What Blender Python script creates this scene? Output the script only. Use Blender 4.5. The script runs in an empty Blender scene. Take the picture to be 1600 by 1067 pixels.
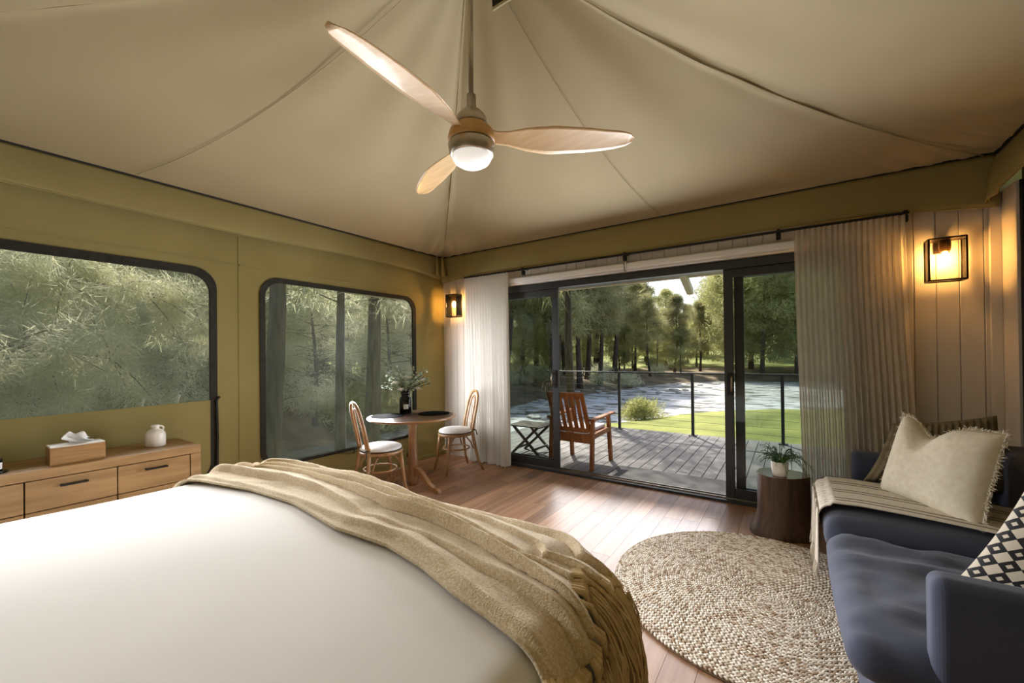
import bpy, bmesh, math, random
import numpy as np
from mathutils import Vector, Matrix, noise
from mathutils.geometry import tessellate_polygon

S = bpy.context.scene
COL = S.collection
PI = math.pi
rnd = random.Random(7)

# ------------------------------------------------------------------ camera
F_PX, YAW, PITCH, ROLL, CAM_H = 641.16, math.radians(34.139), math.radians(.345), math.radians(-.601), 1.36
fw = Vector((-math.sin(YAW)*math.cos(PITCH), math.cos(YAW)*math.cos(PITCH), math.sin(PITCH)))
r0 = Vector((math.cos(YAW), math.sin(YAW), 0)); u0 = r0.cross(fw)
rt = r0*math.cos(ROLL) + u0*math.sin(ROLL); up = u0*math.cos(ROLL) - r0*math.sin(ROLL)
cd = bpy.data.cameras.new('camera'); cam = bpy.data.objects.new('camera', cd); COL.objects.link(cam)
cd.sensor_fit = 'HORIZONTAL'; cd.sensor_width = 36; cd.lens = 36*F_PX/1600; cd.shift_y = 15.4/1600
cd.clip_start = .02; cd.clip_end = 500
cam.matrix_world = Matrix(((rt.x, up.x, -fw.x, 0), (rt.y, up.y, -fw.y, 0), (rt.z, up.z, -fw.z, CAM_H), (0, 0, 0, 1)))
S.camera = cam

# ------------------------------------------------------------------ world, sun, daylight at the openings, exposure
W = bpy.data.worlds.new('sky'); S.world = W; W.use_nodes = True
nt = W.node_tree; bg = nt.nodes['Background']
sky = nt.nodes.new('ShaderNodeTexSky'); sky.sky_type = 'NISHITA'; sky.sun_disc = False
sky.sun_elevation = math.radians(48); sky.sun_rotation = math.radians(-35); sky.dust_density = 2.5
nt.links.new(sky.outputs[0], bg.inputs[0]); bg.inputs[1].default_value = .24

def sun_light(d, energy, angle, color):
    l = bpy.data.lights.new('sun', 'SUN'); l.energy = energy; l.angle = math.radians(angle); l.color = color
    o = bpy.data.objects.new('sun', l); COL.objects.link(o); o.location = (-10, 14, 20)
    o.rotation_euler = Vector(d).to_track_quat('-Z', 'Y').to_euler()
sun_light((.53, -.75, -1.05), 8.0, .6, (1, .95, .84))

def area(name, loc, d, sx, sy, power, color, spread=180):
    l = bpy.data.lights.new(name, 'AREA'); l.shape = 'RECTANGLE'; l.size = sx; l.size_y = sy
    l.energy = power; l.color = color; l.spread = math.radians(spread)
    o = bpy.data.objects.new(name, l); COL.objects.link(o); o.location = loc
    o.rotation_euler = Vector(d).to_track_quat('-Z', 'Y').to_euler()
    return o
for k in (-1, 0, 1):      # daylight entering by the two left windows, in small panes
    for q in (0, 1):
        if k < 1: area('window_daylight', (-3.67, 2.70+k*.55, .88+.72*q), (1, -.50, -.34), .5, .68, 10.5, (.97, .98, 1.0), 88)
        else: area('window_daylight', (-3.66, 3.22, .88+.72*q), (.62, 1, -.15), .42, .68, 6, (.97, .98, 1.0), 88)
        area('window_daylight', (-3.78, .52+k*.58, 1.27+.46*q), (1, -.12, -.34), .52, .44, 4.4, (.97, .98, 1.0), 88)
area('door_daylight', (-1.36, 4.10, 1.10), (0, -1, .14), 1.6, 1.9, 74, (.93, .955, 1.0), 130)

vs = S.view_settings
vs.view_transform = 'Standard'; vs.look = 'None'; vs.exposure = 0.0; vs.gamma = 1.0
vs.use_curve_mapping = False

# ------------------------------------------------------------------ helpers
def lin(c):
    return tuple((x/255/12.92 if x/255 <= .04045 else ((x/255+.055)/1.055)**2.4) for x in c) + (1,)

MATS = {}
def mat(name, col, col2=None, scale=4, stretch=(1, 1, 1), rough=.6, metal=0, bump=0, bscale=60, bstretch=(1, 1, 1),
        emit=None, estr=0, spec=.5, var=0, trans=0, detail=4, sheen=0, coat=0, lo=.35, hi=.65, bdist=.01):
    m = bpy.data.materials.new(name); m.use_nodes = True; n = m.node_tree.nodes; L = m.node_tree.links
    p = n['Principled BSDF']; out = n['Material Output']
    p.inputs['Roughness'].default_value = rough; p.inputs['Metallic'].default_value = metal
    p.inputs['Specular IOR Level'].default_value = spec
    if sheen: p.inputs['Sheen Weight'].default_value = sheen
    if coat: p.inputs['Coat Weight'].default_value = coat; p.inputs['Coat Roughness'].default_value = .08
    tc = n.new('ShaderNodeTexCoord')
    def nz(sc, st, det):
        mp = n.new('ShaderNodeMapping'); mp.inputs['Scale'].default_value = st
        L.new(tc.outputs['Object'], mp.inputs[0])
        if var:
            oi = n.new('ShaderNodeObjectInfo'); cmb = n.new('ShaderNodeCombineXYZ'); mul = n.new('ShaderNodeMath')
            mul.operation = 'MULTIPLY'; mul.inputs[1].default_value = 37.0
            L.new(oi.outputs['Random'], mul.inputs[0]); 
            for k in range(3): L.new(mul.outputs[0], cmb.inputs[k])
            L.new(cmb.outputs[0], mp.inputs['Location'])
        t = n.new('ShaderNodeTexNoise'); t.inputs['Scale'].default_value = sc; t.inputs['Detail'].default_value = det
        L.new(mp.outputs[0], t.inputs['Vector']); return t
    src = None
    if col2 is not None:
        t = nz(scale, stretch, detail); rp = n.new('ShaderNodeValToRGB')
        rp.color_ramp.elements[0].position = lo; rp.color_ramp.elements[0].color = lin(col)
        rp.color_ramp.elements[1].position = hi; rp.color_ramp.elements[1].color = lin(col2)
        L.new(t.outputs['Fac'], rp.inputs[0]); src = rp.outputs[0]
    if var:
        oi = n.new('ShaderNodeObjectInfo'); mr = n.new('ShaderNodeMapRange')
        mr.inputs['To Min'].default_value = 1-var; mr.inputs['To Max'].default_value = 1+var
        L.new(oi.outputs['Random'], mr.inputs['Value'])
        mx = n.new('ShaderNodeMix'); mx.data_type = 'RGBA'; mx.blend_type = 'MULTIPLY'; mx.inputs[0].default_value = 1
        if src: L.new(src, mx.inputs[6])
        else: mx.inputs[6].default_value = lin(col)
        L.new(mr.outputs[0], mx.inputs[7]); src = mx.outputs[2]
    if src: L.new(src, p.inputs['Base Color'])
    else: p.inputs['Base Color'].default_value = lin(col)
    if bump:
        t = nz(bscale, bstretch, 3); b = n.new('ShaderNodeBump'); b.inputs['Strength'].default_value = bump
        b.inputs['Distance'].default_value = bdist
        L.new(t.outputs['Fac'], b.inputs['Height']); L.new(b.outputs[0], p.inputs['Normal'])
    if emit:
        p.inputs['Emission Color'].default_value = lin(emit); p.inputs['Emission Strength'].default_value = estr
    if trans:
        tr = n.new('ShaderNodeBsdfTranslucent'); mxs = n.new('ShaderNodeMixShader'); mxs.inputs[0].default_value = trans
        if src: L.new(src, tr.inputs[0])
        else: tr.inputs[0].default_value = lin(col)
        L.new(p.outputs[0], mxs.inputs[1]); L.new(tr.outputs[0], mxs.inputs[2]); L.new(mxs.outputs[0], out.inputs[0])
    MATS[name] = m
    return m

def open_weave(m, share):
    n = m.node_tree.nodes; L = m.node_tree.links; out = n['Material Output']; src = out.inputs[0].links[0].from_socket
    t = n.new('ShaderNodeBsdfTransparent'); x = n.new('ShaderNodeMixShader'); x.inputs[0].default_value = share
    L.new(src, x.inputs[1]); L.new(t.outputs[0], x.inputs[2]); L.new(x.outputs[0], out.inputs[0])
def sheet(name, tint, haze=0, hazecol=(255, 255, 255), gloss=.06, rough=.02, translucent=False):
    """thin clear sheet: a see-through tint, a share of milky haze, a glossy film"""
    m = bpy.data.materials.new(name); m.use_nodes = True; n = m.node_tree.nodes; L = m.node_tree.links
    n.remove(n['Principled BSDF']); out = n['Material Output']
    t = n.new('ShaderNodeBsdfTransparent'); t.inputs[0].default_value = (*tint, 1); cur = t.outputs[0]
    if haze:
        d = n.new('ShaderNodeBsdfTranslucent' if translucent else 'ShaderNodeBsdfDiffuse'); d.inputs[0].default_value = lin(hazecol)
        x = n.new('ShaderNodeMixShader'); x.inputs[0].default_value = haze
        L.new(cur, x.inputs[1]); L.new(d.outputs[0], x.inputs[2]); cur = x.outputs[0]
    g = n.new('ShaderNodeBsdfGlossy'); g.inputs['Roughness'].default_value = rough
    fr = n.new('ShaderNodeFresnel'); fr.inputs[0].default_value = 1.45
    mm = n.new('ShaderNodeMath'); mm.operation = 'MULTIPLY'; mm.inputs[1].default_value = gloss/.06
    L.new(fr.outputs[0], mm.inputs[0])
    x = n.new('ShaderNodeMixShader'); L.new(mm.outputs[0], x.inputs[0]); L.new(cur, x.inputs[1]); L.new(g.outputs[0], x.inputs[2])
    L.new(x.outputs[0], out.inputs[0]); MATS[name] = m
    return m

ORG = {}
def tag(o, label=None, cat=None, group=None, kind=None):
    if label: o['label'] = label
    if cat: o['category'] = cat
    if group: o['group'] = group
    if kind: o['kind'] = kind
    return o
def thing(name, loc, label=None, cat=None, group=None, kind=None, rz=0):
    o = bpy.data.objects.new(name, None); COL.objects.link(o); o.location = loc; o.rotation_euler = (0, 0, rz)
    o.empty_display_size = .1
    ORG[o.name] = Vector(loc)
    return tag(o, label, cat, group, kind)
def origin(p):
    v = Vector((0, 0, 0))
    while p is not None:
        v = v + ORG.get(p.name, Vector((0, 0, 0))); p = p.parent
    return v
def copy_tree(o, parent=None):
    c = o.copy(); COL.objects.link(c); c.parent = parent
    for ch in list(o.children):
        copy_tree(ch, c)
    return c

class MB:
    def __init__(s): s.v = []; s.f = []
    def add(s, vs, fs):
        b = len(s.v); s.v += [tuple(x) for x in vs]; s.f += [tuple(i+b for i in f) for f in fs]; return s
    def box(s, x0, x1, y0, y1, z0, z1):
        return s.add([(x0, y0, z0), (x1, y0, z0), (x1, y1, z0), (x0, y1, z0), (x0, y0, z1), (x1, y0, z1), (x1, y1, z1), (x0, y1, z1)],
                     [(0, 3, 2, 1), (4, 5, 6, 7), (0, 1, 5, 4), (1, 2, 6, 5), (2, 3, 7, 6), (3, 0, 4, 7)])
    def bar(s, p, q, w, h, upv=(0, 0, 1)):
        p, q = Vector(p), Vector(q); d = (q-p).normalized(); upv = Vector(upv)
        a = d.cross(upv)
        if a.length < 1e-4: a = d.cross(Vector((1, 0, 0)))
        a.normalize(); b = a.cross(d).normalized(); a = a*w/2; b = b*h/2
        return s.add([p-a-b, p+a-b, p+a+b, p-a+b, q-a-b, q+a-b, q+a+b, q-a+b],
                     [(0, 3, 2, 1), (4, 5, 6, 7), (0, 1, 5, 4), (1, 2, 6, 5), (2, 3, 7, 6), (3, 0, 4, 7)])
    def tube(s, pts, rad, n=8, closed=False, cap=True):
        pts = [Vector(p) for p in pts]; k = len(pts)
        rad = rad if isinstance(rad, (list, tuple)) else [rad]*k
        b = len(s.v); prev = None
        for i, p in enumerate(pts):
            a = pts[(i-1) % k] if (closed or i > 0) else p; c = pts[(i+1) % k] if (closed or i < k-1) else p
            d = (c-a).normalized()
            if prev is None:
                x = d.cross(Vector((0, 0, 1)))
                if x.length < .05: x = d.cross(Vector((1, 0, 0)))
            else:
                x = prev - d*prev.dot(d)
            x.normalize(); prev = x; y = d.cross(x)
            for j in range(n):
                t = 2*PI*j/n; s.v.append(tuple(p + (x*math.cos(t)+y*math.sin(t))*rad[i]))
        m = k if closed else k-1
        for i in range(m):
            for j in range(n):
                i2 = (i+1) % k
                s.f.append((b+i*n+j, b+i*n+(j+1) % n, b+i2*n+(j+1) % n, b+i2*n+j))
        if cap and not closed:
            s.f.append(tuple(b+j for j in reversed(range(n)))); s.f.append(tuple(b+(k-1)*n+j for j in range(n)))
        return s
    def lathe(s, prof, n=32, c=(0, 0, 0), sx=1, sy=1):
        b = len(s.v); k = len(prof)
        for r, z in prof:
            for j in range(n):
                t = 2*PI*j/n; s.v.append((c[0]+r*math.cos(t)*sx, c[1]+r*math.sin(t)*sy, c[2]+z))
        for i in range(k-1):
            for j in range(n):
                s.f.append((b+i*n+j, b+i*n+(j+1) % n, b+(i+1)*n+(j+1) % n, b+(i+1)*n+j))
        s.f.append(tuple(b+j for j in reversed(range(n)))); s.f.append(tuple(b+(k-1)*n+j for j in range(n)))
        return s
    def grid(s, fn, nu, nv, wrap=False):
        b = len(s.v)
        for i in range(nu+1):
            for j in range(nv+1): s.v.append(tuple(fn(i/nu, j/nv)))
        for i in range(nu):
            for j in range(nv):
                s.f.append((b+i*(nv+1)+j, b+(i+1)*(nv+1)+j, b+(i+1)*(nv+1)+j+1, b+i*(nv+1)+j+1))
        return s
    def prism(s, poly, fn, t0, t1):
        """poly: 2-d outline, fn(a,b,t)->3-d; extruded from t0 to t1"""
        k = len(poly); b = len(s.v)
        for t in (t0, t1):
            for a, c in poly: s.v.append(tuple(fn(a, c, t)))
        tris = tessellate_polygon([[Vector((a, c, 0)) for a, c in poly]])
        for t in tris:
            s.f.append(tuple(b+i for i in t)); s.f.append(tuple(b+k+i for i in reversed(t)))
        for i in range(k):
            j = (i+1) % k; s.f.append((b+i, b+j, b+k+j, b+k+i))
        return s
    def build(s, name, m, parent=None, smooth=False, bevel=0, seg=2, fix=True, sub=0, solid=0):
        me = bpy.data.meshes.new(name); o_ = origin(parent)
        vs = [(x-o_.x, y-o_.y, z-o_.z) for x, y, z in s.v] if parent is not None else s.v
        me.from_pydata(vs, [], s.f)
        if fix:
            bm = bmesh.new(); bm.from_mesh(me); bmesh.ops.recalc_face_normals(bm, faces=bm.faces); bm.to_mesh(me); bm.free()
        o = bpy.data.objects.new(name, me); COL.objects.link(o)
        if m: me.materials.append(MATS[m] if isinstance(m, str) else m)
        if parent is not None: o.parent = parent
        if smooth: me.polygons.foreach_set('use_smooth', [True]*len(me.polygons))
        if solid:
            md = o.modifiers.new('thickness', 'SOLIDIFY'); md.thickness = solid; md.offset = 0
        if bevel:
            md = o.modifiers.new('bevel', 'BEVEL'); md.width = bevel; md.segments = seg; md.limit_method = 'ANGLE'; md.angle_limit = math.radians(40)
        if sub:
            md = o.modifiers.new('subdivision', 'SUBSURF'); md.levels = sub; md.render_levels = sub
        return o

def np_mesh(name, V, Fc, m, parent=None):
    me = bpy.data.meshes.new(name); V = np.asarray(V, np.float32); Fc = np.asarray(Fc, np.int32); k = Fc.shape[1]
    o_ = origin(parent)
    V = V - np.array([o_.x, o_.y, o_.z], np.float32)
    me.vertices.add(len(V)); me.vertices.foreach_set('co', V.ravel())
    me.loops.add(Fc.size); me.loops.foreach_set('vertex_index', Fc.ravel())
    me.polygons.add(len(Fc)); me.polygons.foreach_set('loop_start', np.arange(0, Fc.size, k, dtype=np.int32))
    me.polygons.foreach_set('loop_total', np.full(len(Fc), k, np.int32))
    me.update(calc_edges=True); me.validate()
    me.materials.append(MATS[m]); o = bpy.data.objects.new(name, me); COL.objects.link(o)
    if parent is not None: o.parent = parent
    return o

def rrect(y0, y1, z0, z1, r, n=8, rb=None):
    """rounded rectangle outline, counter-clockwise; rb: radius of the two lower corners"""
    rb = r if rb is None else rb
    pts = []
    for cx, cz, a0, q in ((y1, z1, 0, r), (y0, z1, 90, r), (y0, z0, 180, rb), (y1, z0, 270, rb)):
        sx = -1 if cx == y1 else 1; sz = -1 if cz == z1 else 1
        for i in range(n+1):
            t = math.radians(a0+90*i/n); pts.append((cx+sx*q+q*math.cos(t), cz+sz*q+q*math.sin(t)))
    return pts
def smooth01(t):
    t = max(0, min(1, t)); return t*t*(3-2*t)
def interp(x, xs, ys):
    return float(np.interp(x, xs, ys))

# ------------------------------------------------------------------ materials
mat('ceiling_canvas', (188, 174, 140), (196, 182, 149), scale=1.2, rough=.85, bump=.12, bscale=500, trans=.1, spec=.2)
mat('wall_canvas', (164, 151, 98), (174, 161, 107), scale=1.5, rough=.85, bump=.12, bscale=500, trans=.25, spec=.2)  # olive deepened in the colour to suggest sun glowing through the canvas
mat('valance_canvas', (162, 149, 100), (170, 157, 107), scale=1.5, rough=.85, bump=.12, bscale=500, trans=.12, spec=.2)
mat('darkened_canvas', (104, 92, 58), (114, 101, 66), scale=1.5, rough=.9, bump=.12, bscale=500, spec=.2)  # canvas colour darkened so the back and right walls bounce less light
mat('black_cord', (22, 22, 20), rough=.7)
mat('black_webbing', (30, 28, 22), (44, 41, 32), scale=30, rough=.8)
mat('painted_board', (214, 206, 198), rough=.55, var=.02)
mat('white_paint', (225, 222, 216), rough=.5)
mat('door_aluminium', (52, 55, 60), rough=.4, metal=.2)
mat('black_metal', (24, 23, 22), rough=.45, metal=.4)
mat('bronze_metal', (46, 34, 24), rough=.4, metal=.6)
mat('blind_white', (236, 236, 238), rough=.5)
mat('linen_white', (242, 239, 234), (248, 246, 242), scale=90, rough=.9, trans=.25, bump=.15, bscale=600, spec=.1)
open_weave(mat('linen_sheer', (232, 226, 214), (240, 235, 226), scale=60, stretch=(1, 1, .2), rough=.9, trans=.5, bump=.15, bscale=600, spec=.1), .2)
mat('floor_wood', (148, 109, 82), (174, 136, 107), scale=4, stretch=(6, .5, 6), rough=.38, var=.30, bump=.05, bscale=40, bstretch=(6, .5, 6), spec=.32)
mat('oak', (158, 124, 80), (186, 150, 102), scale=4, stretch=(6, .7, 6), rough=.5, bump=.05, bscale=40, bstretch=(6, .6, 6))
mat('oak_box', (158, 118, 72), (186, 144, 92), scale=6, stretch=(8, .8, 8), rough=.55)
mat('gap_dark', (40, 26, 16), rough=.8)
mat('bentwood', (148, 108, 68), (178, 138, 94), scale=5, stretch=(3, 3, 1), rough=.35, coat=.2)
mat('table_edge', (142, 100, 62), (170, 126, 82), scale=5, rough=.35, coat=.2)
mat('table_top', (70, 50, 40), (88, 64, 50), scale=4, stretch=(1, 6, 1), rough=.3)
mat('placemat_black', (10, 10, 10), (20, 19, 18), scale=120, rough=1, spec=.05, bump=.3, bscale=300)
mat('cushion_white', (226, 226, 228), (236, 236, 238), scale=30, rough=.9)
mat('cushion_band', (70, 64, 60), rough=.9)
mat('tie_dark', (60, 52, 44), rough=.9)
mat('black_glass', (12, 12, 13), rough=.08)
mat('label_white', (235, 235, 232), rough=.7)
mat('eucalyptus', (138, 158, 136), (188, 200, 176), scale=9, rough=.6, trans=.15)
mat('stem_green', (70, 70, 48), rough=.7)
mat('flower_white', (240, 236, 226), rough=.8, trans=.2)
mat('ceramic_white', (238, 234, 226), rough=.3)
mat('tissue', (245, 245, 245), rough=.9, trans=.2)
mat('duvet', (228, 225, 221), (234, 231, 227), scale=2, rough=.9, bump=.06, bscale=9, spec=.2)
mat('bed_base', (70, 66, 60), rough=.9)
mat('throw_wool', (196, 172, 132), (224, 206, 174), scale=150, stretch=(1, 1, 1), rough=.95, bump=.7, bscale=260, spec=.1, detail=6, sheen=.3, bdist=.006)
mat('fringe_wool', (196, 170, 128), (224, 202, 164), scale=30, rough=.95, spec=.1)
m = mat('jute', (176, 150, 122), rough=.8)
n = m.node_tree.nodes; at_ = n.new('ShaderNodeAttribute'); at_.attribute_name = 'tone'; rp = n.new('ShaderNodeValToRGB')
rp.color_ramp.elements[0].color = lin((166, 136, 104)); rp.color_ramp.elements[1].color = lin((242, 232, 216)); rp.color_ramp.elements[0].position = .0; rp.color_ramp.elements[1].position = .6
m.node_tree.links.new(at_.outputs['Fac'], rp.inputs[0]); m.node_tree.links.new(rp.outputs[0], n['Principled BSDF'].inputs['Base Color'])
mat('jute_base', (92, 72, 52), (120, 96, 70), scale=50, rough=.95)
mat('sofa_fabric', (62, 67, 84), (71, 76, 95), scale=3, rough=.85, bump=.18, bscale=500, spec=.25, sheen=.15)
mat('sofa_throw', (214, 204, 186), (226, 218, 202), scale=60, rough=.95, bump=.3, bscale=300, spec=.1)
mat('throw_stripe', (136, 124, 108), rough=.95)
mat('cream_linen', (226, 216, 194), (236, 228, 208), scale=40, rough=.95, bump=.25, bscale=420, spec=.1)
mat('cream_fringe', (232, 224, 206), rough=.95)
mat('brown_rib', (108, 96, 74), (134, 120, 94), scale=20, rough=.95)
mat('beige_pillow', (156, 138, 112), (176, 158, 130), scale=20, rough=.95)
mat('stump_bark', (58, 40, 30), (104, 76, 54), scale=6, stretch=(4, 4, .6), rough=.6, bump=.5, bscale=14, bstretch=(3, 3, .4), lo=.3, hi=.75)
mat('stump_top', (96, 68, 54), (122, 90, 72), scale=8, rough=.16, coat=.5)
mat('fern', (52, 92, 36), (98, 140, 60), scale=12, rough=.6, trans=.25)
mat('soil', (40, 30, 24), rough=.95)
mat('brushed_nickel', (176, 166, 150), rough=.32, metal=.9)
mat('fan_wood', (206, 170, 120), (222, 190, 144), scale=4, stretch=(1, 6, 6), rough=.42, coat=.2)
mat('fan_hub_wood', (184, 138, 76), (200, 154, 92), scale=6, rough=.4)
mat('opal_glass', (245, 245, 245), rough=.3, emit=(255, 252, 246), estr=.55)
mat('bulb_lit', (255, 220, 160), emit=(255, 186, 96), estr=250)
mat('brass_socket', (140, 100, 54), rough=.35, metal=.8)
mat('teak', (150, 88, 44), (184, 116, 62), scale=5, stretch=(4, 4, .8), rough=.55)
mat('grey_timber', (84, 74, 62), (104, 92, 78), scale=6, rough=.7)
mat('deck_grey', (106, 102, 99), (122, 118, 115), scale=5, stretch=(8, .5, 8), rough=.6, var=.06)
mat('mat_grey', (84, 84, 86), (98, 98, 98), scale=200, rough=.95)
mat('rail_metal', (58, 62, 64), rough=.45, metal=.3)
mat('steel_wire', (130, 132, 134), rough=.35, metal=.9)
mat('soffit', (196, 188, 176), rough=.7)
mat('shade_canvas', (150, 140, 110), rough=.9)
mat('grass', (112, 120, 46), (156, 160, 80), scale=.9, rough=.9, bump=.6, bscale=60, bdist=.05, detail=8)
mat('litter_bank', (92, 78, 56), (150, 132, 102), scale=.8, rough=.95, detail=8, bump=.6, bscale=20, bdist=.05)
mat('bark_grey', (74, 68, 60), (112, 104, 92), scale=5, stretch=(3, 3, .5), rough=.9, bump=.6, bscale=14, bstretch=(3, 3, .4))
mat('bark_dark', (52, 44, 36), (84, 72, 58), scale=5, stretch=(3, 3, .5), rough=.9)
mat('dead_wood', (168, 158, 140), (196, 188, 172), scale=4, rough=.9)
mat('needles_dark', (142, 142, 98), (190, 184, 136), scale=1.2, rough=.7, trans=.5, var=.18)
mat('needles_grey', (190, 194, 156), (232, 230, 200), scale=1.2, rough=.7, trans=.58, var=.15)
mat('leaves_light', (172, 174, 108), (208, 204, 148), scale=1.0, rough=.6, trans=.5, var=.15)
mat('pebble', (170, 162, 150), (214, 208, 198), scale=3, rough=.8, var=.2)
sheet('door_glass', (.84, .87, .86), gloss=.03, rough=.01)
sheet('lantern_glass', (.94, .93, .9), gloss=.07, rough=.03)
sheet('window_film_hazy', (.92, .92, .94), haze=.20, hazecol=(240, 243, 246), gloss=.012, rough=.25, translucent=True)
sheet('window_film', (.94, .94, .95), haze=.11, hazecol=(240, 243, 246), gloss=.012, rough=.25, translucent=True)

# river: dark glossy water with white riffles
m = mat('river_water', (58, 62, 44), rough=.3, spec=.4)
n = m.node_tree.nodes; L = m.node_tree.links; p = n['Principled BSDF']
tc = n.new('ShaderNodeTexCoord'); mp = n.new('ShaderNodeMapping'); mp.inputs['Scale'].default_value = (.5, 1, 1)
mp.inputs['Rotation'].default_value = (0, 0, math.radians(-25)); L.new(tc.outputs['Object'], mp.inputs[0])
t1 = n.new('ShaderNodeTexNoise'); t1.inputs['Scale'].default_value = 1.6; t1.inputs['Detail'].default_value = 8; t1.inputs['Roughness'].default_value = .7
L.new(mp.outputs[0], t1.inputs['Vector'])
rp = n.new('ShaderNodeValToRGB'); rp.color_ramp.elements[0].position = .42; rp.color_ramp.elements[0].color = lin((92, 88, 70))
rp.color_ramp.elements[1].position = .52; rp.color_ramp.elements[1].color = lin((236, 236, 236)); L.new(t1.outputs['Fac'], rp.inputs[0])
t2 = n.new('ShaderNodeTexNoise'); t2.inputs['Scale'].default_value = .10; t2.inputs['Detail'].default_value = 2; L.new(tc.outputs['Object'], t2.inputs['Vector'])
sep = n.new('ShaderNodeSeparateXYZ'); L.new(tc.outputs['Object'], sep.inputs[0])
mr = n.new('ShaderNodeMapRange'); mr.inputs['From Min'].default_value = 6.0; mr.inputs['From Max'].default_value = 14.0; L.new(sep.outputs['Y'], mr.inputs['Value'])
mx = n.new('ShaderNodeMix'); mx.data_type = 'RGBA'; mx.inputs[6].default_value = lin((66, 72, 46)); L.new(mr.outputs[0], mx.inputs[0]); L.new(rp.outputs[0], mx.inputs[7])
L.new(mx.outputs[2], p.inputs['Base Color'])
b = n.new('ShaderNodeBump'); b.inputs['Strength'].default_value = .5; b.inputs['Distance'].default_value = .12
L.new(t1.outputs['Fac'], b.inputs['Height']); L.new(b.outputs[0], p.inputs['Normal'])

# black and cream geometric print (flat print on fabric): squares, each with a diamond inside
m = mat('print_fabric', (210, 200, 180), rough=.95)
n = m.node_tree.nodes; L = m.node_tree.links; p = n['Principled BSDF']
uv = n.new('ShaderNodeUVMap'); sp = n.new('ShaderNodeSeparateXYZ'); L.new(uv.outputs[0], sp.inputs[0])
def mth(op, a, b=None):
    q = n.new('ShaderNodeMath'); q.operation = op
    for i, x in enumerate((a, b)):
        if x is None: continue
        if isinstance(x, (int, float)): q.inputs[i].default_value = x
        else: L.new(x, q.inputs[i])
    return q.outputs[0]
gx = mth('ABSOLUTE', mth('SUBTRACT', mth('FRACT', mth('MULTIPLY', sp.outputs['X'], 10)), .5))
gy = mth('ABSOLUTE', mth('SUBTRACT', mth('FRACT', mth('MULTIPLY', sp.outputs['Y'], 10)), .5))
dm = mth('ADD', gx, gy); mxm = mth('MAXIMUM', gx, gy)
ring = mth('MULTIPLY', mth('GREATER_THAN', dm, .18), mth('LESS_THAN', dm, .53))
mx = n.new('ShaderNodeMix'); mx.data_type = 'RGBA'; mx.inputs[6].default_value = lin((184, 174, 156)); mx.inputs[7].default_value = lin((20, 19, 20))
L.new(ring, mx.inputs[0]); L.new(mx.outputs[2], p.inputs['Base Color'])

# ================================================================== THE SETTING
XL, XR, YF, YB = -3.96, 1.20, 4.17, -.90
EZ = 2.68

# floor of hardwood boards
fl = thing('floor', (0, 0, 0), kind='structure', label='brown hardwood floor of long boards with mixed tones')
MB().box(XL, XR+.1, YB, YF, -.05, -.022).build('subfloor', 'gap_dark', fl)
bw = .134; i = 0; x = XL
bm_cache = {}
while x < XR+.05:
    y = YB - rnd.random()*1.0
    while y < YF:
        ln = rnd.choice((1.2, 1.6, 2.0)); y1 = min(y+ln, YF); y0 = max(y, YB)
        if y1-y0 > .05:
            key = round(y1-y0, 1); ky = (key,)
            o = bpy.data.objects.new('floor_board', bm_cache.get(ky)) if ky in bm_cache else None
            if o is None:
                mb = MB().box(0, bw-.0015, 0, 1, -.02, 0); o = mb.build('floor_board', 'floor_wood'); bm_cache[ky] = o.data
            else: COL.objects.link(o)
            o.location = (x, y0, 0); o.scale = (1, y1-y0-.0015, 1); o.parent = fl
        y += ln
    x += bw

# left canvas wall with two window openings
wl = thing('wall_left', (XL, 0, 0), kind='structure', label='olive canvas wall of the tent with two screened windows')
W1 = (-.42, 1.45, .33, 2.09); W2 = (1.785, 3.645, .33, 2.09)
outer = [(YB, 0), (YF, 0), (YF, 2.75), (YB, 2.75)]
polys = [outer, list(reversed(rrect(*W1, .17))), list(reversed(rrect(*W2, .17)))]
flat = [q for pl in polys for q in pl]
tris = tessellate_polygon([[Vector((a, c, 0)) for a, c in pl] for pl in polys])
MB().add([(XL, a, c) for a, c in flat], tris).build('canvas', 'wall_canvas', wl, solid=.004)
MB().bar((XL+.004, YB, 2.155), (XL+.004, YF, 2.155), .004, .012).build('seam', 'wall_canvas', wl)
MB().box(XL, XL+.02, YB, YF, 0, .05).build('hem', 'wall_canvas', wl, bevel=.006)
for yy in (1.62,):
    MB().bar((XL+.004, yy, .05), (XL+.004, yy, 2.4), .014, .004, (1, 0, 0)).build('seam', 'wall_canvas', wl)

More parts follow.
